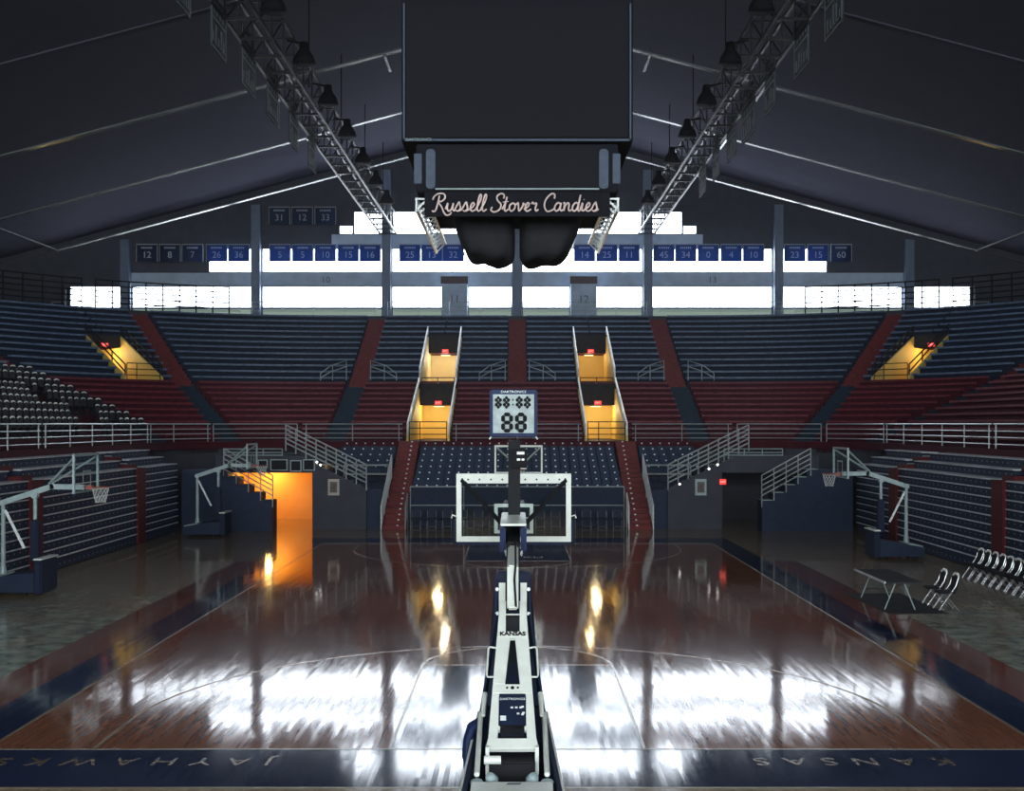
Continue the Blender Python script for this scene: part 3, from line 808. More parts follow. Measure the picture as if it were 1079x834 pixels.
xsb = [-31.2] + colx + [31.6]
for i in range(len(xsb) - 1):
    a, b = xsb[i] + .32, xsb[i + 1] - .32
    cut = [(a, b)]
    if abs((a + b) / 2 + 4.3) < 1: cut = [(a, -5.15), (-3.4, b)]
    if abs((a + b) / 2 - 4.3) < 1: cut = [(a, 3.65), (5.4, b)]
    for c0, c1 in cut:
        window(c0, c1, *LOW)
        window(c0, c1, 11.9, LOW[0], M['wall_green_glow'])
for a, b in ((-21.3, -18.26), (-17.62, -9.29), (-8.65, -.32), (.32, 8.65), (9.29, 17.62), (18.26, 21.4)): window(a, b, *UPP)
for a, b in ((-11.3, -9.29), (-8.65, -.32), (.32, 8.65), (9.29, 11.4)): window(a, b, *CLE)
window(-12.3, -11.3, 17.75, 18.4); window(11.4, 12.4, 17.75, 18.4)
# dark sill band between the upper part and lower part of the clerestory wings, columns
for i, x in enumerate(colx):
    mb = MB(); mb.box(x - .3, x + .3, YW - .55, YW - .02, 11.8, 24.5 - .267 * abs(x)); mb.box(x - .12, x + .12, YW - .62, YW - .55, 11.8, 24.4 - .267 * abs(x))
    struct(mb.build('column', M['column']))
# doorway boxes 11 and 12
for x0, x1, n in ((-5.15, -3.4, '11'), (3.65, 5.4, '12')):
    mb = MB(); mb.box(x0, x1, YW - 1.0, YW + .3, 11.8, 14.15); o = struct(mb.build('wall_doorway', M['wall_pale']))
    xc = (x0 + x1) / 2
    t = text('numeral', n, .75, M['num_dark'], (xc, YW - 1.01, 13.15), FACE, o, .005)
    sg = thing('wall_sign', f'dark brown sign board above the pale wall block numbered {n}, {"left" if xc < 0 else "right"} of the centre column', 'sign', (xc, YW - 1.0, 14.2))
    MB().box(xc - .98, xc + .98, YW - 1.08, YW - .98, 14.16, 14.78).build('frame', M['wall_pale'], sg)
    MB().box(xc - .92, xc + .92, YW - 1.1, YW - 1.05, 14.22, 14.72).build('board', M['sign_brown'], sg)
for x, n in ((-13.2, '10'), (13.45, '13')):
    pl = thing('number_sign', f'pale wall plate numbered {n} between the window strips, on the {"left" if x < 0 else "right"} half', 'sign', (x, YW, 14.35))
    MB().box(x - .42, x + .42, YW - .06, YW - .0, 14.3, 14.92).build('plate', M['wall_pale'], pl)
    text('numeral', n, .62, M['num_dark'], (x, YW - .07, 14.6), FACE, pl, .004)
# concourse railings under the windows
for i in range(len(xsb) - 1):
    a, b = xsb[i] + .4, xsb[i + 1] - .4
    y = YE + 17.75
    side = 'left' if i < 4 else 'right'; far = (3 - i) if i < 4 else (i - 4)
    rt = thing('guard_rail', f'thin concourse railing under the {ORD[far]} window bay {side} of the centre', 'railing', ((a + b) / 2, y, 11.8), 0, 'concourse railings under the windows')
    for z in (12.75, 12.45, 12.15): MB().tube([(a, y, z), (b, y, z)], .022, 5).build('rail', M['grey_steel'], rt)
    n = 5
    for k in range(n):
        x = a + (b - a) * k / (n - 1); MB().tube([(x, y, 11.8), (x, y, 12.75)], .02, 5).build('post', M['grey_steel'], rt)

for p0, p1, nm in ((-75, -52, 'left corner, outer stretch'), (-50, -30, 'left corner, inner stretch'), (30, 50, 'right corner, inner stretch'), (52, 75, 'right corner, outer stretch')):
    cs = cols(p0, p1); ps = [pt(c, 17.9) for c in cs]
    rt = thing('guard_rail', f'dark concourse railing against the end windows, {nm}', 'railing', (ps[0].x, ps[0].y, 11.8), 0, 'dark corner concourse railings')
    for z in (13.6, 13.25, 12.9, 12.55, 12.2): MB().tube([(q.x, q.y, z) for q in ps], .045, 5).build('rail', M['truss_dark'], rt)
    for k in range(9):
        q = pt(p0 + (p1 - p0) * k / 8, 17.9); MB().tube([(q.x, q.y, 11.8), (q.x, q.y, 13.6)], .05, 5).build('post', M['truss_dark'], rt)
# side and rear walls, ceiling
for s, sd in ((-1, 'left'), (1, 'right')):
    mb = MB(); mb.box(*sorted((s * 42, s * 42.3)), -24, YW, 0, 14.2); struct(mb.build(f'wall_{sd}', M['wall_dark']))
mb = MB(); mb.box(-44, 44, -24.3, -24, 0, 5); mb.box(-44, 44, -24.3, -24, 17.2, 26); mb.box(-44, -36, -24.3, -24, 5, 17.2); mb.box(36, 44, -24.3, -24, 5, 17.2)
struct(mb.build('wall_front', M['wall_dark']))
for i in range(8):
    a = -36 + i * 9; window(a + .3, a + 8.7, 5., 17.2, M['window_rear'], y=-24.3)
roofz = lambda x: 25.6 - .267 * abs(x)
mb = MB()
for s in (-1, 1):
    mb.prism([(0, -24.3, roofz(0)), (s * 44, -24.3, roofz(44)), (s * 44, -24.3, roofz(44) + .3), (0, -24.3, roofz(0) + .3)], (0, YW + 24.6, 0))
struct(mb.build('ceiling', M['ceiling']))
# roof frames: glossy lower flange, upper chord, webs
for Y in (22, 31, 40, 49, 58, 67):
    mb = MB()
    lit = 0 if 45 < Y < 70 else 1  # unlit frames and outer ends carry their shade as ceiling colour
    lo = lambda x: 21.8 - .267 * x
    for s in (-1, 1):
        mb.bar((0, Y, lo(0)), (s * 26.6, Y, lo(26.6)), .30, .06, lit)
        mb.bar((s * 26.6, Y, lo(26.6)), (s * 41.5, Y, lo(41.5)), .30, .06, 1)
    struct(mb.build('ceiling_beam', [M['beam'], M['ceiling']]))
for s in (-1, 1):
    mb = MB(); z = 21.8 - .267 * 26.6 + .02
    mb.bar((s * 26.6, 58, z), (s * 26.6, 67, z), .14, .08, 0); struct(mb.build('ceiling_purlin', M['beam']))
    # short bottom braces beside the ridge
    for Y in (49, 58):
        for x in (5.6, 10.5):
            mb = MB(); z = 21.8 - .267 * x
            mb.bar((s * x, Y, z - .05), (s * x, Y + 2.2, z - .05), .12, .06, 0); struct(mb.build('ceiling_brace', M['beam']))

# ------------------------------------------------------------------ lighting trusses, floodlights, banners
for s, sd in ((-1, 'left'), (1, 'right')):
    X = s * 8.8; y0, y1 = 20., 79.0; zl, zu = 17.65, 18.9; hw = .55
    t = thing('lighting_truss', f'long dark box truss running under the roof on the {sd} of the hanging scoreboard', 'truss', (X, 50, zl), 0, 'long lighting trusses')
    for dx in (-hw, hw):
        for z in (zl, zu): MB().bar((X + dx, y0, z), (X + dx, y1, z), .1, .1).build('chord', M['truss'], t)
    n = 32
    for i in range(n):
        ya = y0 + (y1 - y0) * i / (n - 1)
        b = MB()
        for dx in (-hw, hw): b.bar((X + dx, ya, zl), (X + dx, ya, zu), .06, .06)
        b.bar((X - hw, ya, zl), (X + hw, ya, zl), .06, .1); b.bar((X - hw, ya, zu), (X + hw, ya, zu), .06, .06)
        b.build('cross_frame', M['truss'], t)
        if i < n - 1:
            yb = y0 + (y1 - y0) * (i + 1) / (n - 1); b = MB()
            for dx in (-hw, hw): b.bar((X + dx, ya, zl), (X + dx, yb, zu), .05, .05)
            b.build('brace', M['truss'], t)
    for i, Y in enumerate((22, 31, 40, 49, 58, 67, 76)):
        MB().bar((X, Y, zu), (X, Y, roofz(8.8) - .1), .05, .05).build('hanger', M['truss_dark'], t)
    for i in range(9):
        ya = 25.5 + i * 5.2; xx = X - s * 1.25
        fl = thing('floodlight', f'unlit round floodlight hung on the {sd} truss, {ORD[i]} from the camera end', 'floodlight', (xx, ya, zl), 0, 'unlit floodlights on the trusses')
        MB().tube([(xx, ya, zl + .55), (xx, ya, zl + .3), (xx, ya, zl + .05), (xx, ya, zl - .2)], [.14, .17, .34, .42], 14).build('reflector', M['truss_dark'], fl, smooth=True)
        MB().bar((xx, ya, zl + .5), (X - s * (hw + .09), ya, zl + .62), .06, .06).build('bracket', M['truss_dark'], fl)
def hang_banner(s, y0, y1, label):
    X = s * 9.45; za, zb = 16.35, 18.45
    t = thing('hanging_banner', label, 'banner', (X, (y0 + y1) / 2, za), 0, 'banners hung along the trusses')
    b = MB(); n = 10
    for i in range(n):
        ya = y0 + (y1 - y0) * i / n; yb = y0 + (y1 - y0) * (i + 1) / n
        xa = X + .02 * math.sin(i * 1.1); xb = X + .02 * math.sin((i + 1) * 1.1)
        b.prism([(xa, ya, za), (xb, yb, za), (xb, yb, zb), (xa, ya, zb)], (s * .012, 0, 0))
    b.build('cloth', M['banner_dark'], t)
    b = MB(); x = X - s * .035; h = zb - za; w = y1 - y0
    def st(u0, u1, v0, v1): b.box(*sorted((x, x + s * .012)), y0 + u0 * w, y0 + u1 * w, za + v0 * h, za + v1 * h)
    st(.02, .06, .02, .98); st(.94, .98, .02, .98); st(.02, .98, .01, .04); st(.02, .98, .96, .99); st(.06, .94, .70, .73); st(.06, .94, .44, .48)
    rnd = random.Random(int(y0 * 10))
    for i in range(5):
        u = .12 + i * .165; st(u, u + .07, .08, .22 + rnd.random() * .18)
    st(.12, .80, .08, .11)
    for i in range(4):
        u = .14 + i * .19; st(u, u + .09, .53, .63)
    st(.2, .8, .79, .88)
    b.build('print', M['banner_print'], t)
    b = MB(); b.bar((X, y0, zb), (X, y1, zb), .05, .05); b.bar((X, y0 + .1, zb), (s * 9.43, y0 + .1, 18.86), .03, .03); b.bar((X, y1 - .1, zb), (s * 9.43, y1 - .1, 18.86), .03, .03)
    b.build('top_bar', M['truss'], t)
Lb = [(32.1, 33.5), (35.7, 37.6), (39.7, 41.8), (43.7, 46.0), (48.0, 50.0), (52.4, 54.4)]
Rb = [(33.6, 35.6), (37.5, 39.5), (42.4, 44.2), (46.0, 48.8), (50.0, 52.2), (54.1, 56.0), (58.0, 60.1)]
for i, (a, b_) in enumerate(Lb): hang_banner(-1, a, b_, f'dim outlined banner hanging from the left truss, {ORD[i]} from the camera end')
for i, (a, b_) in enumerate(Rb): hang_banner(1, a, b_, f'dim outlined banner hanging from the right truss, {ORD[i]} from the camera end')

# number banners on the far wall
def jersey(xp, num, zc, lab):
    x = (xp - 545) / F * 79.2; Y = 79.2
    w, h = 1.42, 1.18
    t = thing('number_banner', lab, 'banner', (x, Y, zc - h / 2), 0, 'square number banners on the far wall')
    b = MB(); b.box(x - w / 2, x + w / 2, Y, Y + .015, zc - h / 2, zc + h / 2); b.build('cloth', M['banner'], t)
    b = MB(); q = .035
    b.box(x - w / 2 - .02, x + w / 2 + .02, Y - .012, Y + .02, zc + h / 2 - q, zc + h / 2 + q)
    b.box(x - w / 2 - .02, x - w / 2 + .02, Y - .012, Y + .02, zc - h / 2, zc + h / 2); b.box(x + w / 2 - .02, x + w / 2 + .02, Y - .012, Y + .02, zc - h / 2, zc + h / 2)
    b.build('border', M['banner_line'], t)
    text('numeral', num, .62, M['banner_num'], (x, Y - .012, zc - .14), FACE, t, .006)
    b = MB()
    for k in range(6): b.box(x - .38 + k * .13, x - .29 + k * .13, Y - .012, Y, zc + .3, zc + .42)
    b.build('name_print', M['banner_num'], t)
row = [(154.7, '12'), (179, '8'), (202.8, '7'), (228.3, '26'), (251.7, '36'), (295, '5'), (319, '5'), (342.8, '10'), (367, '15'), (390, '16'), (432, '25'), (455, '13'), (477.5, '32'),
       (616, '14'), (639.6, '25'), (663, '11'), (699.6, '45'), (722, '34'), (746.3, '0'), (770.6, '4'), (794, '10'), (837.5, '23'), (862, '15'), (886.4, '60')]
for i, (xp, n) in enumerate(row):
    jersey(xp if n != '34' else xp + .6, n, 16.35, f'square navy banner numbered {n}, {ORD[i]} from the left in the long wall row')
for i, (xp, n) in enumerate(((294.3, '31'), (318.4, '12'), (342.8, '33'))):
    jersey(xp, n, 18.9, f'dim square banner numbered {n}, {("left", "middle", "right")[i]} of the three hung above the long row')

# ------------------------------------------------------------------ centre-hung scoreboard
SX = 0.0
sb = thing('hanging_scoreboard', 'huge dark scoreboard hanging over the court with a blank video screen', 'scoreboard', (SX, 31.5, 10.3))
def fr(name, x0, x1, y0, y1, z0, z1, m, parent=sb, bev=.03): return MB().box(x0, x1, y0, y1, z0, z1).build(name, m, parent, bevel=bev)
fr('upper_case', -2.85, 2.85, 28.55, 34.4, 11.62, 15.2, M['board_case'])
fr('video_screen', -2.74, 2.74, 28.49, 28.56, 11.72, 14.95, M['screen'], bev=.01)
b = MB(); b.box(-2.8, 2.8, 28.46, 28.52, 11.62, 11.67); b.box(-2.8, -2.76, 28.46, 28.52, 11.62, 15.0); b.box(2.76, 2.8, 28.46, 28.52, 11.62, 15.0); b.build('screen_trim', M['blue_strip'], sb)
text('maker_lettering', 'DAKTRONICS', .10, M['grey_steel'], (-2.42, 28.45, 11.65), FACE, sb)
fr('lower_case', -2.5, 2.5, 28.7, 34.2, 10.42, 11.6, M['board_case'])
fr('lower_screen', -2.02, 2.02, 28.63, 28.71, 10.5, 11.5, M['screen'], bev=.01)
for s in (-1, 1):
    b = MB(); b.prism([(s * 2.14 + x, 28.66, z + 10.98) for x, z in rrect(.23, .98, .09)], (0, .08, 0)); b.build('corner_panel', M['blue_strip'], sb)
    fr('side_panel', *sorted((s * 2.36, s * 2.55)), 28.66, 28.72, 10.62, 11.36, M['blue_strip'], bev=.01)
b = MB(); b.box(-2.02, 2.02, 28.6, 28.64, 10.455, 10.49); b.build('lower_trim', M['grey_steel'], sb)
fr('sign_board', -2.3, 2.3, 28.75, 28.85, 9.82, 10.42, M['board_case'], bev=.01)
for s in (-1, 1):
    t0 = (s * 2.52, 29.0, 10.3); t1 = (s * 2.52, 36.2, 10.3)
    b = MB()
    for dx, dz in ((0, 0), (-s * .28, 0), (0, -.28)): b.bar((t0[0] + dx, t0[1], t0[2] + dz), (t1[0] + dx, t1[1], t1[2] + dz), .06, .06)
    for k in range(12):
        y = 29.0 + k * .65
        b.bar((s * 2.52, y, 10.3), (s * 2.52 - s * .28, y, 10.3), .04, .04); b.bar((s * 2.52, y, 10.3), (s * 2.52, y, 10.02), .04, .04)
        b.bar((s * 2.52 - s * .28, y, 10.3), (s * 2.52, y, 10.02), .04, .04)
    b.build('side_truss', M['nosing'], sb)
for x in (-2.2, 2.2):
    for y in (29.5, 33.5): MB().tube([(x, y, 15.1), (x, y, roofz(2.2) - .05)], .03, 6).build('hanger', M['truss'], sb)

# script sign
G = {
 'R': (1.3, [[(.42, 1.9), (.36, 1.0), (.24, .1), (.0, -.05), (-.1, .1)], [(-.2, 1.35), (-.1, 1.75), (.3, 2.1), (.85, 2.05), (1.02, 1.6), (.75, 1.2), (.4, 1.08), (.8, .5), (1.1, -.15), (1.4, -.5), (1.75, -.4), (1.85, -.1)]]),
 'u': (.9, [[(-.1, .2), (.08, .95), (.08, .3), (.28, .0), (.52, .25), (.64, .95), (.64, .3), (.8, .02), (.95, .2)]]),
 's': (.72, [[(-.05, .15), (.28, 1.05), (.42, .75), (.52, .3), (.3, .0), (.08, .1)], [(.3, .0), (.5, .05), (.72, .25)]]),
 'e': (.68, [[(-.05, .2), (.28, .45), (.44, .8), (.28, 1.0), (.1, .65), (.14, .15), (.38, .0), (.72, .25)]]),
 'l': (.52, [[(-.05, .2), (.28, 1.1), (.36, 1.85), (.2, 1.95), (.1, 1.2), (.12, .25), (.3, .0), (.56, .25)]]),
 'S': (1.15, [[(1.12, 1.5), (1.1, 1.95), (.75, 2.1), (.42, 1.75), (.55, 1.25), (.92, .8), (.85, .2), (.4, -.12), (.0, .1), (.08, .5)]]),
 't': (.6, [[(-.05, .2), (.22, 1.0), (.28, 1.7), (.2, .3), (.36, .0), (.62, .25)], [(-.08, 1.08), (.5, 1.16)]]),
 'o': (.8, [[(.42, .98), (.12, .75), (.1, .25), (.36, .0), (.62, .3), (.62, .72), (.42, .98), (.58, .8), (.85, .85)]]),
 'v': (.8, [[(-.02, .85), (.12, .95), (.3, .02), (.6, .6), (.62, .98), (.7, .8), (.88, .85)]]),
 'r': (.72, [[(.0, .85), (.1, 1.05), (.2, .88), (.5, .92), (.44, .35), (.56, .02), (.8, .22)]]),
 'C': (1.1, [[(1.02, 1.5), (1.0, 1.95), (.68, 2.1), (.22, 1.5), (.1, .7), (.42, .0), (.85, .05), (1.15, .3)]]),
 'a': (.92, [[(.62, .85), (.36, 1.0), (.1, .65), (.12, .15), (.36, .02), (.6, .4), (.66, .98), (.66, .25), (.8, .02), (.95, .2)]]),
 'n': (.88, [[(-.02, .85), (.1, .98), (.12, .02), (.18, .6), (.42, .98), (.58, .75), (.58, .25), (.72, .02), (.9, .2)]]),
 'd': (.92, [[(.62, .85), (.36, 1.0), (.1, .65), (.12, .15), (.36, .02), (.6, .5), (.72, 1.95), (.66, .3), (.8, .02), (.95, .2)]]),
 'i': (.45, [[(-.05, .2), (.14, .98), (.14, .25), (.28, .02), (.48, .2)], [(.2, 1.35), (.24, 1.42)]]),
 ' ': (.5, [])}
def catmull(P, n=7):
    out = []
    for i in range(len(P) - 1):
        a, b, c, d = P[max(i - 1, 0)], P[i], P[i + 1], P[min(i + 2, len(P) - 1)]
        for k in range(n):
            t = k / n
            out.append(tuple(.5 * (2 * b[j] + (c[j] - a[j]) * t + (2 * a[j] - 5 * b[j] + 4 * c[j] - d[j]) * t * t + (3 * b[j] - a[j] - 3 * c[j] + d[j]) * t ** 3) for j in (0, 1)))
    out.append(P[-1]); return out
body = 'Russell Stover Candies'
tot = sum(G[c][0] for c in body); wid = 4.08; k = wid / tot; x0 = (543.5 - 545) / F * 28.65 - wid / 2; zb = 9.93
sg = thing('script_sign', 'pale pink script lettering sign under the hanging scoreboard', 'sign', (0, 28.68, 9.9))
mb = MB(); x = x0; zk = .205
for c in body:
    for st in G[c][1]:
        P = catmull(st) if len(st) > 2 else st
        pts = [(x + (px + .12 * pz) * k, 28.64, zb + pz * zk) for px, pz in P]
        n = len(pts); r_ = [.024 if 0 < i < n - 1 else .015 for i in range(n)]
        mb.tube(pts, r_, 6)
    x += G[c][0] * k
mb.build('script_lettering', M['sign_pink'], sg, smooth=True)
b = MB()
for i in range(6):
    xx = x0 + .3 + i * .7; b.bar((xx, 28.66, zb + .12), (xx, 28.745, zb + .12), .02, .02)
b.build('bracket', M['dark'], sg)

# two covered speaker clusters under the scoreboard
for s, sd in ((-1, 'left'), (1, 'right')):
    xc = s * .82
    t = thing('speaker_cluster', f'black rounded speaker cluster under the scoreboard, {sd} of the pair', 'speaker', (xc, 31.6, 9.0), 0, 'speaker clusters under the scoreboard')
    bm = bmesh.new(); bmesh.ops.create_uvsphere(bm, u_segments=40, v_segments=24, radius=1)
    for v in bm.verts:
        c = v.co; sg_ = lambda q, e: math.copysign(abs(q) ** e, q)
        x_, y_, z_ = sg_(c.x, .42) * .76, sg_(c.y, .5) * 1.3, sg_(c.z, .34)
        taper = 1 + .16 * z_
        out_ = 1 if x_ * s > 0 else 0
        xx = x_ * (taper if out_ else 1) + (s * .12 * z_ if out_ else 0)
        zz = z_ * .66 + .05 * math.sin(xx * 9 + y_ * 3) * (1 if z_ < 0 else 0) + (-.10 * x_ * s if z_ < 0 else 0) * -1
        v.co = (xx, y_ * taper, zz + .70)
    me = bpy.data.meshes.new('cover'); bm.to_mesh(me); bm.free(); me.materials.append(M['dark_matte'])
    for p in me.polygons: p.use_smooth = True
    o = bpy.data.objects.new('cover', me); COL.objects.link(o); o.parent = t
    b = MB()
    b.bar((s * 1.72, 31.2, 10.3), (s * 1.42, 31.2, 9.2), .04, .04); b.build('tie_strap', M['nosing'] if s > 0 else M['dark'], t)
    for xx in (xc - .4, xc + .4): MB().tube([(xx, 31.6, 10.3), (xx, 31.6, 10.41)], .04, 6).build('hanger', M['truss'], t)

# ------------------------------------------------------------------ goals
def net(cx, cy, z, r=.225, h=.42, n=12):
    mb = MB()
    for k in range(n):
        for d in (1, -1):
            pts = []
            for j in range(6):
                t = j / 5; a = 2 * PI * (k + d * j * .5) / n; rr = r * (1 - .42 * t)
                pts.append((cx + rr * math.cos(a), cy + rr * math.sin(a), z - h * t))
            mb.tube(pts, .006, 4)
    return mb
def ring(cx, cy, z, r=.23, t=.012):
    return MB().tube([(cx + r * math.cos(2 * PI * k / 28), cy + r * math.sin(2 * PI * k / 28), z) for k in range(28)], t, 6, closed=True)

# ---- the near goal, seen from behind
GX = -.055
g = thing('basketball_goal', 'tall portable basketball goal in the foreground, white mast and navy padding seen from behind', 'basketball goal', (GX, 14., 0), 0)
YB = 18.4; bx0, bx1, bz0, bz1 = GX - .91, GX + .91, 2.80, 3.88
board = MB().box(bx0 + .03, bx1 - .03, YB + .02, YB + .035, bz0 + .03, bz1 - .03).build('backboard', M['glass'], g)
b = MB()
b.box(bx0, bx0 + .08, YB - .01, YB + .06, bz0, bz1); b.box(bx1 - .08, bx1, YB - .01, YB + .06, bz0, bz1)
b.box(bx0 + .08, bx1 - .08, YB - .01, YB + .06, bz0, bz0 + .08); b.box(bx0 + .08, bx1 - .08, YB - .01, YB + .06, bz1 - .07, bz1)
b.build('backboard_frame', M['white_steel'], board)
b = MB(); b.prism([(GX + x, YB - .09, z) for x, z in ((-.80, bz1 - .15), (.80, bz1 - .15), (.80, bz1 - .02), (-.80, bz1 - .02))], (0, .08, 0)); b.build('top_beam', M['white_steel'], board, bevel=.015)
b = MB()
for i in range(9): b.box(GX - .72 + i * .18 - .012, GX - .72 + i * .18 + .012, YB - .1, YB - .088, bz1 - .1, bz1 - .075)
b.build('beam_bolts', M['dark'], board)
b = MB(); z0, z1 = bz0 + .13, bz0 + .60
for xa, xb, za, zb_ in ((-.31, -.255, z0, z1), (.255, .31, z0, z1), (-.255, .255, z1 - .055, z1), (-.255, .255, z0, z0 + .05)): b.box(GX + xa, GX + xb, YB + .036, YB + .042, za, zb_)
b.build('target_square', M['white_steel'], board)
b = MB()
b.box(bx0 - .035, bx1 + .035, YB - .03, YB + .08, bz0 - .05, bz0 + .015); b.box(bx0 - .04, bx0 + .01, YB - .03, YB + .08, bz0 - .05, bz0 + .36); b.box(bx1 - .01, bx1 + .04, YB - .03, YB + .08, bz0 - .05, bz0 + .36)
b.build('edge_pad', M['navy_pad'], board, bevel=.02)
for s in (-1, 1):
    MB().bar((GX + s * .82, YB - .06, bz1 - .1), (GX + s * .19, 17.75, 3.15), .05, .05).build('diagonal_brace', M['dark'], g)
    MB().tube([(GX + s * .90, YB - .02, bz0 + .40), (GX + s * .97, YB - .06, bz0 + .43), (GX + s * .985, YB - .06, bz0 + .38)], .012, 6).build('hook', M['white_steel'], g)
# boom with its padded head
b = MB(); b.bar((GX, 14.22, 2.40), (GX, 14.56, 2.88), .14, .10); b.bar((GX, 14.50, 2.84), (GX, 16.2, 3.0), .14, .12); b.build('boom', M['white_steel'], g, bevel=.02)
b = MB(); b.tube([(GX + .04, 14.16, 2.44), (GX + .02, 14.36, 2.74), (GX + .035, 14.48, 2.92), (GX + .03, 15.9, 3.08)], .014, 6); b.build('boom_cable', M['dark'], g)
b = MB(); b.bar((GX, 15.75, 2.92), (GX, YB - .05, 3.12), .19, .30); b.build('boom_head', M['dark'], g, bevel=.02)
b = MB()
for s in (-1, 1): b.box(*sorted((GX + s * .105, GX + s * .185)), 15.95, 17.7, 2.90, 3.26)
b.build('boom_pad', M['blue_pad'], g, bevel=.025)
b = MB(); b.prism([(GX + x, 15.95, 3.265 + 0) for x in (-.18, .18)] + [(GX + x, 17.6, 3.30) for x in (.18, -.18)], (0, 0, .03)); b.build('boom_cover', M['white_steel'], g, bevel=.01)
b = MB(); b.box(GX - .08, GX + .10, 17.2, 17.36, 3.05, 4.43); b.build('clock_post', M['dark'], g)
b = MB(); b.box(GX - .03, GX + .2, 17.1, 17.2, 4.02, 4.3); b.build('junction_box', M['black'], g); 
b = MB(); b.box(GX + .05, GX + .16, 17.08, 17.1, 4.22, 4.26); b.box(GX + .05, GX + .10, 17.08, 17.1, 4.13, 4.16); b.box(GX + .12, GX + .16, 17.08, 17.1, 4.13, 4.16); b.build('box_labels', M['plate'], g)
ring(GX, YB + .48, 2.95).build('rim', M['rim'], g, smooth=True); net(GX, YB + .48, 2.94).build('net', M['net'], g)
b = MB(); b.box(GX - .09, GX + .09, YB + .04, YB + .28, 2.9, 2.96); b.build('rim_bracket', M['rim'], g)
# mast frame lying in a leaning plane
def mp(u, t, off=0.):
    n = Vector((0, -1.3, 1.7)).normalized()
    return Vector((GX + u, 12.7 + 1.7 * t, 1.15 + 1.3 * t)) + n * off
hwid = lambda t: .27 - .11 * t
mast = MB()
def mpoly(poly, th=.07, mi=0, mb=None):
    n = Vector((0, -1.3, 1.7)).normalized() * -th
    (mb or mast).prism([mp(u, t) for u, t in poly], n, mi)
for s in (-1, 1):
    mpoly([(s * hwid(0), 0), (s * .17, 0), (s * .155, .12), (s * .155, .335), (s * hwid(.335), .335)])           # beside the control box
    mpoly([(s * hwid(.40), .40), (s * .088, .40), (s * .03, .735), (s * hwid(.735), .735)])
    mpoly([(s * hwid(.78), .78), (s * .085, .78), (s * .085, 1.02), (s * hwid(1), 1.02)])
mpoly([(-hwid(.335), .335), (hwid(.335), .335), (hwid(.40), .40), (-hwid(.40), .40)])
mpoly([(-hwid(.735), .735), (hwid(.735), .735), (hwid(.78), .78), (-hwid(.78), .78)])
mpoly([(-hwid(-.01) - .02, -.02), (hwid(-.01) + .02, -.02), (hwid(.03), .045), (-hwid(.03), .045)])
mpoly([(-.17, .10), (.17, .10), (.165, .125), (-.165, .125)])
mast.build('mast_frame', M['white_steel'], g, bevel=.008)
a_tilt = math.atan2(1.3, 1.7)
text('mast_lettering', 'KANSAS', .085, M['black'], mp(0, .757, .006), (a_tilt, 0, 0), g, .002, sx=1.0, offset=.003)
b = MB()
for u in (-.062, 0, .062):
    r_ = .022 if u == 0 else .013
    c = mp(u, .372, 0); n = Vector((0, -1.3, 1.7)).normalized()
    b.tube([c - n * .01, c + n * .008], r_, 10)
b.build('bolt_holes', M['black'], g)
b = MB(); mpoly([(-.15, .13), (.15, .13), (.15, .335), (-.15, .335)], .10, 0, b); mpoly([(-.12, .06), (.12, .06), (.15, .13), (-.15, .13)], .10, 1, b)
b.build('control_box', [M['navy_pad'], M['dark']], g, bevel=.006)
text('maker_lettering', 'DAKTRONICS', .042, M['plate'], mp(0, .295, .006), (a_tilt, 0, 0), g, .002, sx=1.1)
b = MB(); mpoly([(-.135, .155), (-.07, .155), (-.07, .185), (-.135, .185)], -.006, 0, b)
for i, (u, t) in enumerate(((-.02, .235), (.03, .235), (.08, .235), (.10, .24), (.05, .195), (.10, .19), (.11, .2))): mpoly([(u, t), (u + .03, t), (u + .03, t + .01), (u, t + .01)], -.006, 0, b)
b.build('box_labels', M['plate'], g)
for s in (-1, 1):
    b = MB(); n = .02
    pts = [mp(s * (hwid(.66) - .01), .665, -.03), mp(s * (hwid(.66) + .07), .67, -.02), mp(s * (hwid(.6) + .085), .655, -.02), mp(s * (hwid(.5) + .085), .47, -.02), mp(s * (hwid(.46) + .07), .455, -.02), mp(s * (hwid(.46) - .01), .46, -.03)]
    b.tube(pts, .011, 6); b.build('handle', M['white_steel'], g)
    b = MB(); b.bar((GX + s * .135, 14.42, 2.2), (GX + s * .135, 14.62, 2.66), .08, .05); b.build('upright', M['grey_steel'] if False else M['white_steel'], g)
    for z_ in (2.32, 2.62): MB().tube([(GX + s * .195, 14.4, z_), (GX + s * .195, 14.36, z_)], .022, 8).build('bolt', M['plate'], g)
    # long rods down the sides into the base
    b = MB(); b.tube([(GX + s * .37, 13.55, 1.28), (GX + s * .37, 12.2, .98)], .03, 8); b.build('side_rod', M['white_steel'], g)
    b = MB(); b.tube([(GX + s * .33, 13.7, 1.48), (GX + s * .34, 13.4, 1.30)], [.035, .025], 8); b.build('rod_mount', M['white_steel'], g)
b = MB(); b.bar((GX - .10, 14.38, 2.3), (GX + .10, 14.38, 2.3), .03, .03); b.build('cross_tube', M['white_steel'], g)
b = MB(); b.box(GX - .085, GX + .085, 14.2, 14.5, 1.75, 2.3); b.build('lift_mechanism', M['dark'], g)
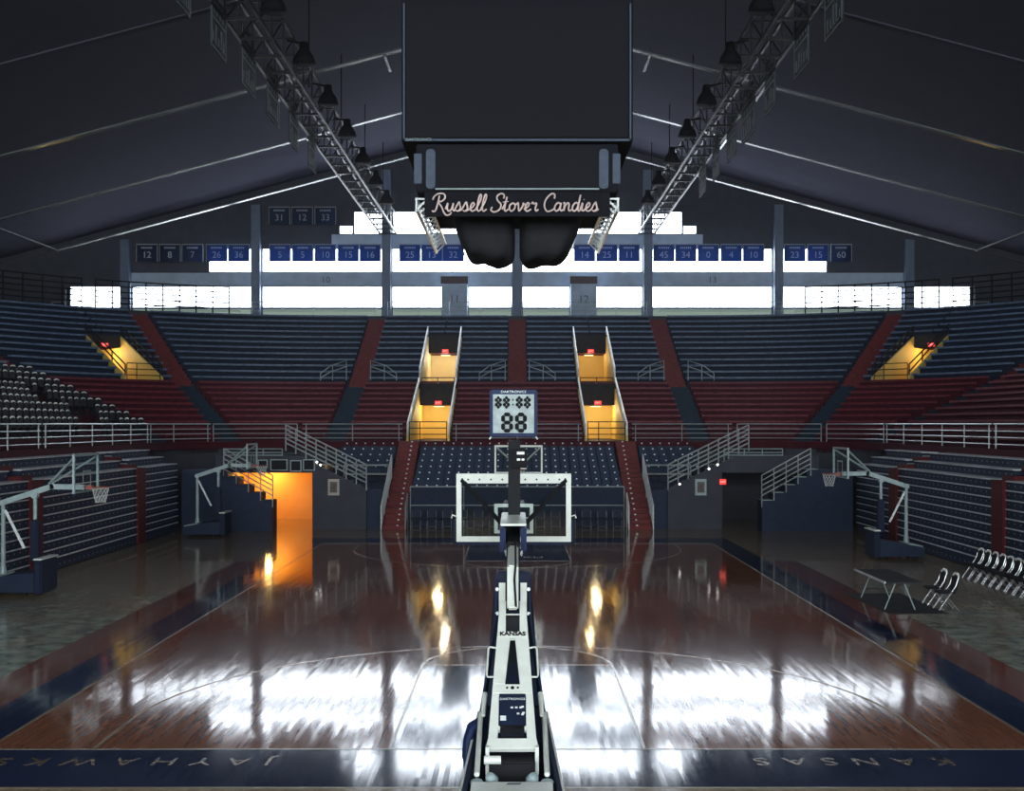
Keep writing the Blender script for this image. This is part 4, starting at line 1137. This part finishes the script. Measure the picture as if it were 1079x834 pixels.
# mast pad (front) and base tub
b = MB(); b.prism([(GX + x, 14.66 - .2 * (1 if z < 1 else 0), z) for x, z in ((-.20, 2.80), (.20, 2.80), (.225, 2.74), (.36, 1.0), (.40, .08), (-.40, .08), (-.36, 1.0), (-.225, 2.74))], (0, .16, 0)); b.build('mast_pad', M['navy_pad'], g, bevel=.02)
b = MB()
for s in (-1, 1):
    b.prism([(GX + s * .19, 14.6, 2.72), (GX + s * .33, 14.4, 1.1), (GX + s * .38, 13.6, 1.15), (GX + s * .20, 14.35, 2.3)], (s * .03, 0, 0))
b.build('side_pad', M['navy_pad'], g)
b = MB(); hb = lambda y: .40 + (14.2 - y) * .052
zt_ = lambda y: 1.18 - (14.2 - y) * .12
for s in (-1, 1):
    b.prism([(GX + s * hb(14.2), 14.2, .1), (GX + s * hb(11.4), 11.4, .1), (GX + s * hb(11.4), 11.4, zt_(11.4)), (GX + s * hb(14.2), 14.2, zt_(14.2))], (s * -.06, 0, 0))
b.box(GX - .37, GX + .37, 14.1, 14.3, .1, 1.2)
b.prism([(GX - hb(14.2) + .05, 14.2, .80), (GX + hb(14.2) - .05, 14.2, .80), (GX + hb(11.4) - .05, 11.4, .62), (GX - hb(11.4) + .05, 11.4, .62)], (0, 0, -.06))
b.build('base_tub', M['navy_pad'], g, bevel=.01)
b = MB()
for s in (-1, 1):
    b.prism([(GX + s * (hb(14.2) + .005), 14.2, .12), (GX + s * (hb(11.4) + .005), 11.4, .12), (GX + s * (hb(11.4) + .005), 11.4, zt_(11.4) - .03), (GX + s * (hb(14.2) + .005), 14.2, zt_(14.2) - .03)], (s * .025, 0, 0))
b.build('base_side_plate', M['white_steel'], g)
b = MB(); b.box(GX - .42, GX + .42, 11.2, 11.99, .88, .97); b.build('rear_plate', M['white_steel'], g, bevel=.01)
b = MB(); b.prism([(GX - .06, 11.88, .973), (GX + .08, 11.88, .973), (GX + .10, 11.93, .973), (GX - .04, 11.93, .973)], (0, 0, .002)); b.build('plate_mark', M['num_dark'], g)
b = MB(); b.tube([(GX - .30, 12.45, 1.06), (GX - .12, 12.45, 1.06)], .045, 10); b.build('pump_cylinder', M['white_steel'], g, smooth=False)
for s in (-1, 1):
    MB().tube([(GX + s * .21, 12.3, .72), (GX + s * .21, 12.22, .92), (GX + s * .23, 12.12, .98)], [.06, .07, .05], 10).build('base_bracket', M['grey_steel'], g, smooth=True)
    MB().tube([(GX + s * .37, 12.2, .72), (GX + s * .37, 12.15, .92)], [.05, .07], 8).build('base_lug', M['grey_steel'], g)
    b = MB(); b.box(*sorted((GX + s * .25, GX + s * .29)), 12.62, 12.72, .85, 1.15); b.build('mast_foot', M['white_steel'], g)
    for y in (11.8, 13.9): MB().tube([(GX + s * .3 - .03, y, .07), (GX + s * .3 + .03, y, .07)], .07, 14).build('caster', M['dark'], g)
b = MB(); b.box(GX - .25, GX + .25, 12.5, 12.9, .75, 1.02); b.build('ballast_box', M['dark'], g, bevel=.02)
# blue cloth hung over the left edge of the base
cl = thing('cloth_bag', 'royal blue cloth hanging over the left edge of the goal base', 'cloth', (GX - .47, 13.6, 1.1))
b = MB(); xb = GX - hb(13.5)
for k, (dy, w_, dz) in enumerate(((0, .05, .66), (.09, .06, .74), (.18, .05, .80))):
    y = 13.34 + dy
    b.tube([(xb + .13, y + .06, 1.135), (xb + .04, y + .05, 1.19), (xb - .035, y + .03, 1.15), (xb - .075, y, 1.0), (xb - .085 - .01 * k, y - .03, dz + .08), (xb - .09, y - .05, dz)], [w_ * .5, w_, w_ * 1.05, w_ * 1.1, w_ * .9, w_ * .45], 10)
b.build('cloth_body', M['blue_pad'], cl, smooth=True)

# shot clock over the near goal
SCx = GX
ck = thing('shot_clock', 'square shot clock in a navy case above the near backboard', 'clock', (SCx, 17.3, 4.47))
zc0, zc1, cw = 4.48, 5.18, .355
b = MB(); b.box(SCx - cw, SCx + cw, 17.22, 17.40, zc0, zc1); b.build('case', M['blue_pad'], ck, bevel=.02)
b = MB(); b.box(SCx - cw + .05, SCx + cw - .05, 17.205, 17.225, zc0 + .055, zc1 - .07); b.build('face', M['clock_face'], ck)
text('maker_lettering', 'DAKTRONICS', .048, M['plate'], (SCx, 17.215, zc1 - .033), FACE, ck, .003, sx=1.25)
def seg8(mb, cx, cz, w, h, t):
    y0, y1 = 17.19, 17.207; q = t / 2
    for za in (cz - h / 2, cz, cz + h / 2):
        mb.prism([(cx - w / 2 + q * .2, y0, za), (cx - w / 2 + q, y0, za + q), (cx + w / 2 - q, y0, za + q), (cx + w / 2 - q * .2, y0, za), (cx + w / 2 - q, y0, za - q), (cx - w / 2 + q, y0, za - q)], (0, y1 - y0, 0))
    for xa in (cx - w / 2, cx + w / 2):
        for za in (cz - h / 4, cz + h / 4):
            hh = h / 2
            mb.prism([(xa, y0, za - hh / 2 + q * .2), (xa + q, y0, za - hh / 2 + q), (xa + q, y0, za + hh / 2 - q), (xa, y0, za + hh / 2 - q * .2), (xa - q, y0, za + hh / 2 - q), (xa - q, y0, za - hh / 2 + q)], (0, y1 - y0, 0))
for dx in (-.215, -.095, .095, .215):
    b = MB(); seg8(b, SCx + dx - .01, 4.99, .060, .14, .046); b.build('digit', M['black'], ck)
for dx in (-.105, .10):
    b = MB(); seg8(b, SCx + dx + .01, 4.69, .118, .24, .058); b.build('digit', M['black'], ck)
b = MB(); b.box(SCx - .018, SCx + .002, 17.19, 17.207, 5.015, 5.04); b.box(SCx - .018, SCx + .002, 17.19, 17.207, 4.945, 4.97); b.build('colon', M['black'], ck)
b = MB()
for s in (-1, 1): b.tube([(SCx + s * .33, 17.3, 4.485), (SCx + s * .36, 17.3, 4.44)], .012, 6)
b.build('case_feet', M['plate'], ck)

# ---- side and far goals share one build (local +X is where the board faces)
def goal(loc, rz, label, steel, far=False):
    g = thing('basketball_goal', label, 'basketball goal', loc, rz)
    L = dict(world=False)
    B = lambda mb, n, m, **k: mb.build(n, m, g, world=False, **k)
    bo = MB().box(-.02, 0, -.88, .88, 2.83, 3.82).build('backboard', M['glass'], g, world=False)
    b = MB()
    for y0, y1, z0, z1 in ((-.915, -.85, 2.78, 3.86), (.85, .915, 2.78, 3.86), (-.85, .85, 3.79, 3.86), (-.85, .85, 2.78, 2.84)): b.box(-.05, .01, y0, y1, z0, z1)
    b.build('backboard_frame', steel, bo, world=False)
    b = MB()
    for y0, y1, z0, z1 in ((-.30, -.25, 2.95, 3.4), (.25, .30, 2.95, 3.4), (-.25, .25, 3.35, 3.4), (-.25, .25, 2.95, 3.0)): b.box(.002, .008, y0, y1, z0, z1)
    b.build('target_square', steel, bo, world=False)
    b = MB(); b.box(-.06, .04, -.95, .95, 2.74, 2.80); b.build('edge_pad', M['navy_pad'], bo, world=False, bevel=.01)
    B(ring(.38, 0, 2.93), 'rim', M['rim'], smooth=True); B(net(.38, 0, 2.92), 'net', M['net'])
    B(MB().box(0, .17, -.09, .09, 2.87, 2.98), 'rim_bracket', M['rim'])
    B(MB().bar((-.05, 0, 2.93), (-1.0, 0, 2.95), .12, .14), 'arm', steel)
    B(MB().bar((-.9, 0, 2.97), (-2.32, 0, 2.50), .12, .15), 'boom', steel)
    for y in (-.8, .8): B(MB().bar((-.05, y, 3.75), (-1.0, y * .1, 3.03), .05, .05), 'diagonal_brace', steel)
    B(MB().tube([(-2.3, 0, .5), (-2.3, 0, 2.52)], [.07, .055], 10), 'mast', steel)
    B(MB().tube([(-2.3, 0, .42), (-2.3, 0, .8)], [.12, .07], 10), 'mast_socket', steel)
    B(MB().bar((-2.25, 0, 2.3), (-1.72, 0, 1.25), .06, .06), 'strut', M['rail_white'])
    B(MB().tube([(-1.42, 0, 2.68), (-1.42, 0, 2.05)], .055, 8), 'counter_link', steel)
    B(MB().tube([(-1.42, -.09, 2.7), (-1.42, .09, 2.7)], .085, 10), 'pivot', steel)
    B(MB().tube([(-2.3, -.09, 2.5), (-2.3, .09, 2.5)], .085, 10), 'pivot', steel)
    B(MB().box(-1.52, -1.3, -.13, .13, .9, 2.02), 'mast_pad', M['navy_pad'], bevel=.03)
    B(MB().prism([(-2.75, -.55, .1), (-1.2, -.55, .1), (-1.2, -.55, .62), (-1.6, -.55, .62), (-2.75, -.55, .42)], (0, 1.1, 0)), 'base_tub', M['navy'], bevel=.03)
    B(MB().prism([(-2.72, -.5, .43), (-2.2, -.5, .52), (-2.2, -.5, .56), (-2.72, -.5, .47)], (0, 1.0, 0)), 'base_lid', M['grey_steel'])
    B(MB().box(-1.22, -1.02, -.57, .57, .06, .98), 'front_pad', M['navy_pad'], bevel=.04)
    B(MB().box(-1.24, -1.0, -.58, .58, .98, 1.02), 'pad_cap', M['white_steel'], bevel=.01)
    for x in (-2.5, -1.5):
        for y in (-.45, .45): B(MB().tube([(x - .03, y, .06), (x + .03, y, .06)], .06, 12), 'caster', M['dark'])
    return g
goal((-11.84, 31.9, 0), 0, 'side goal at the left frame edge, board over the apron beside the near bleachers', M['grey_steel'])
goal((-11.05, 48.4, 0), 0, 'grey side goal standing by the glowing left floor doorway', M['grey_steel'])
goal((11.25, 40.4, 0), PI, 'grey side goal on the right in front of the folded bleachers', M['grey_steel'])
goal((0.05, 44.1, 0), -PI / 2, 'far end goal seen through and above the near backboard', M['white_steel'], True)

# ------------------------------------------------------------------ right side: chairs, table, mat
fc = courtside_chair(M['seat_black'], M['chrome'], 'folding_chair', 'white topped folding chairs along the right bleachers')
MB().tube([(-.2, .24, .76), (-.17, .262, .86), (-.08, .275, .90), (.08, .275, .90), (.17, .262, .86), (.2, .24, .76)], [.012, .022, .034, .034, .022, .012], 8).build('top_rail', M['white_cap_and_highlight'], fc, world=False, smooth=True)
for j in range(9):
    y = 35.0 - j * .52
    lab = f'folding chair with bright rounded top along the right bleachers, {ORD[j]} from the far end'
    if j == 0: fc.location = (13.75, y, 0); fc.rotation_euler = (0, 0, -PI / 2); fc['label'] = lab
    else: dup(fc, (13.75, y, 0), -PI / 2, lab)
for j, y in enumerate((29.9, 29.1)):
    dup(fc, (10.75, y, .012), -PI / 2, f'folding chair with bright rounded top behind the black table, {("farther", "nearer")[j]} of two')['group'] = 'chairs behind the black table'
tb = thing('folding_table', 'black folding table with a painted edge highlight by the right sideline', 'table', (9.65, 30.1, 0))
b = MB(); b.box(9.15, 10.05, 28.8, 31.4, .70, .74); b.build('tabletop', M['dark_matte'], tb)
b = MB(); b.box(9.12, 9.15, 28.8, 31.4, .70, .75); b.build('painted_edge_highlight', M['nosing'], tb)  # light along the table edge, put in as a pale strip
for y in (29.1, 31.1):
    for s in (-1, 1): MB().tube([(9.6 + s * .38, y, .012), (9.6 + s * .1, y, .70)], .015, 6).build('leg', M['grey_steel'], tb)
    MB().tube([(9.3, y, .25), (9.9, y, .25)], .012, 6).build('crossbar', M['dark'], tb)
mt = thing('floor_mat', 'black mat lying under and beside the table on the right apron', 'mat', (10., 30.2, 0))
b = MB(); b.prism([(9.15, 28.5, .001), (10.6, 28.5, .001), (10.55, 31.9, .001), (9.0, 31.9, .001)], (0, 0, .011)); b.build('mat_sheet', M['dark_matte'], mt)

# ------------------------------------------------------------------ camera, world, colour
cam = bpy.data.cameras.new('camera'); co = bpy.data.objects.new('camera', cam); COL.objects.link(co)
co.location = (0, 0, CAMZ); co.rotation_euler = (PI / 2, 0, 0)
cam.sensor_width = 36; cam.lens = F / 1079 * 36
cam.shift_x = (539.5 - 545) / 1079; cam.shift_y = (447 - 417) / 1079
cam.clip_end = 500
SC.camera = co
w = bpy.data.worlds.new('world'); SC.world = w; w.use_nodes = True
w.node_tree.nodes['Background'].inputs[0].default_value = (.5, .6, .8, 1)
w.node_tree.nodes['Background'].inputs[1].default_value = .3
hz = w.node_tree.nodes.new('ShaderNodeVolumeScatter'); hz.inputs['Density'].default_value = HAZE; hz.inputs['Anisotropy'].default_value = .6
hz.inputs['Color'].default_value = (.80, .86, 1., 1)
w.node_tree.links.new(hz.outputs[0], w.node_tree.nodes['World Output'].inputs['Volume'])
SC.view_settings.view_transform = 'Standard'; SC.view_settings.look = 'None'
SC.view_settings.exposure = 0; SC.view_settings.gamma = 1; SC.view_settings.use_curve_mapping = False
SC.cycles.use_denoising = True
SC.cycles.max_bounces = 8; SC.cycles.diffuse_bounces = 4
SC.cycles.caustics_reflective = False
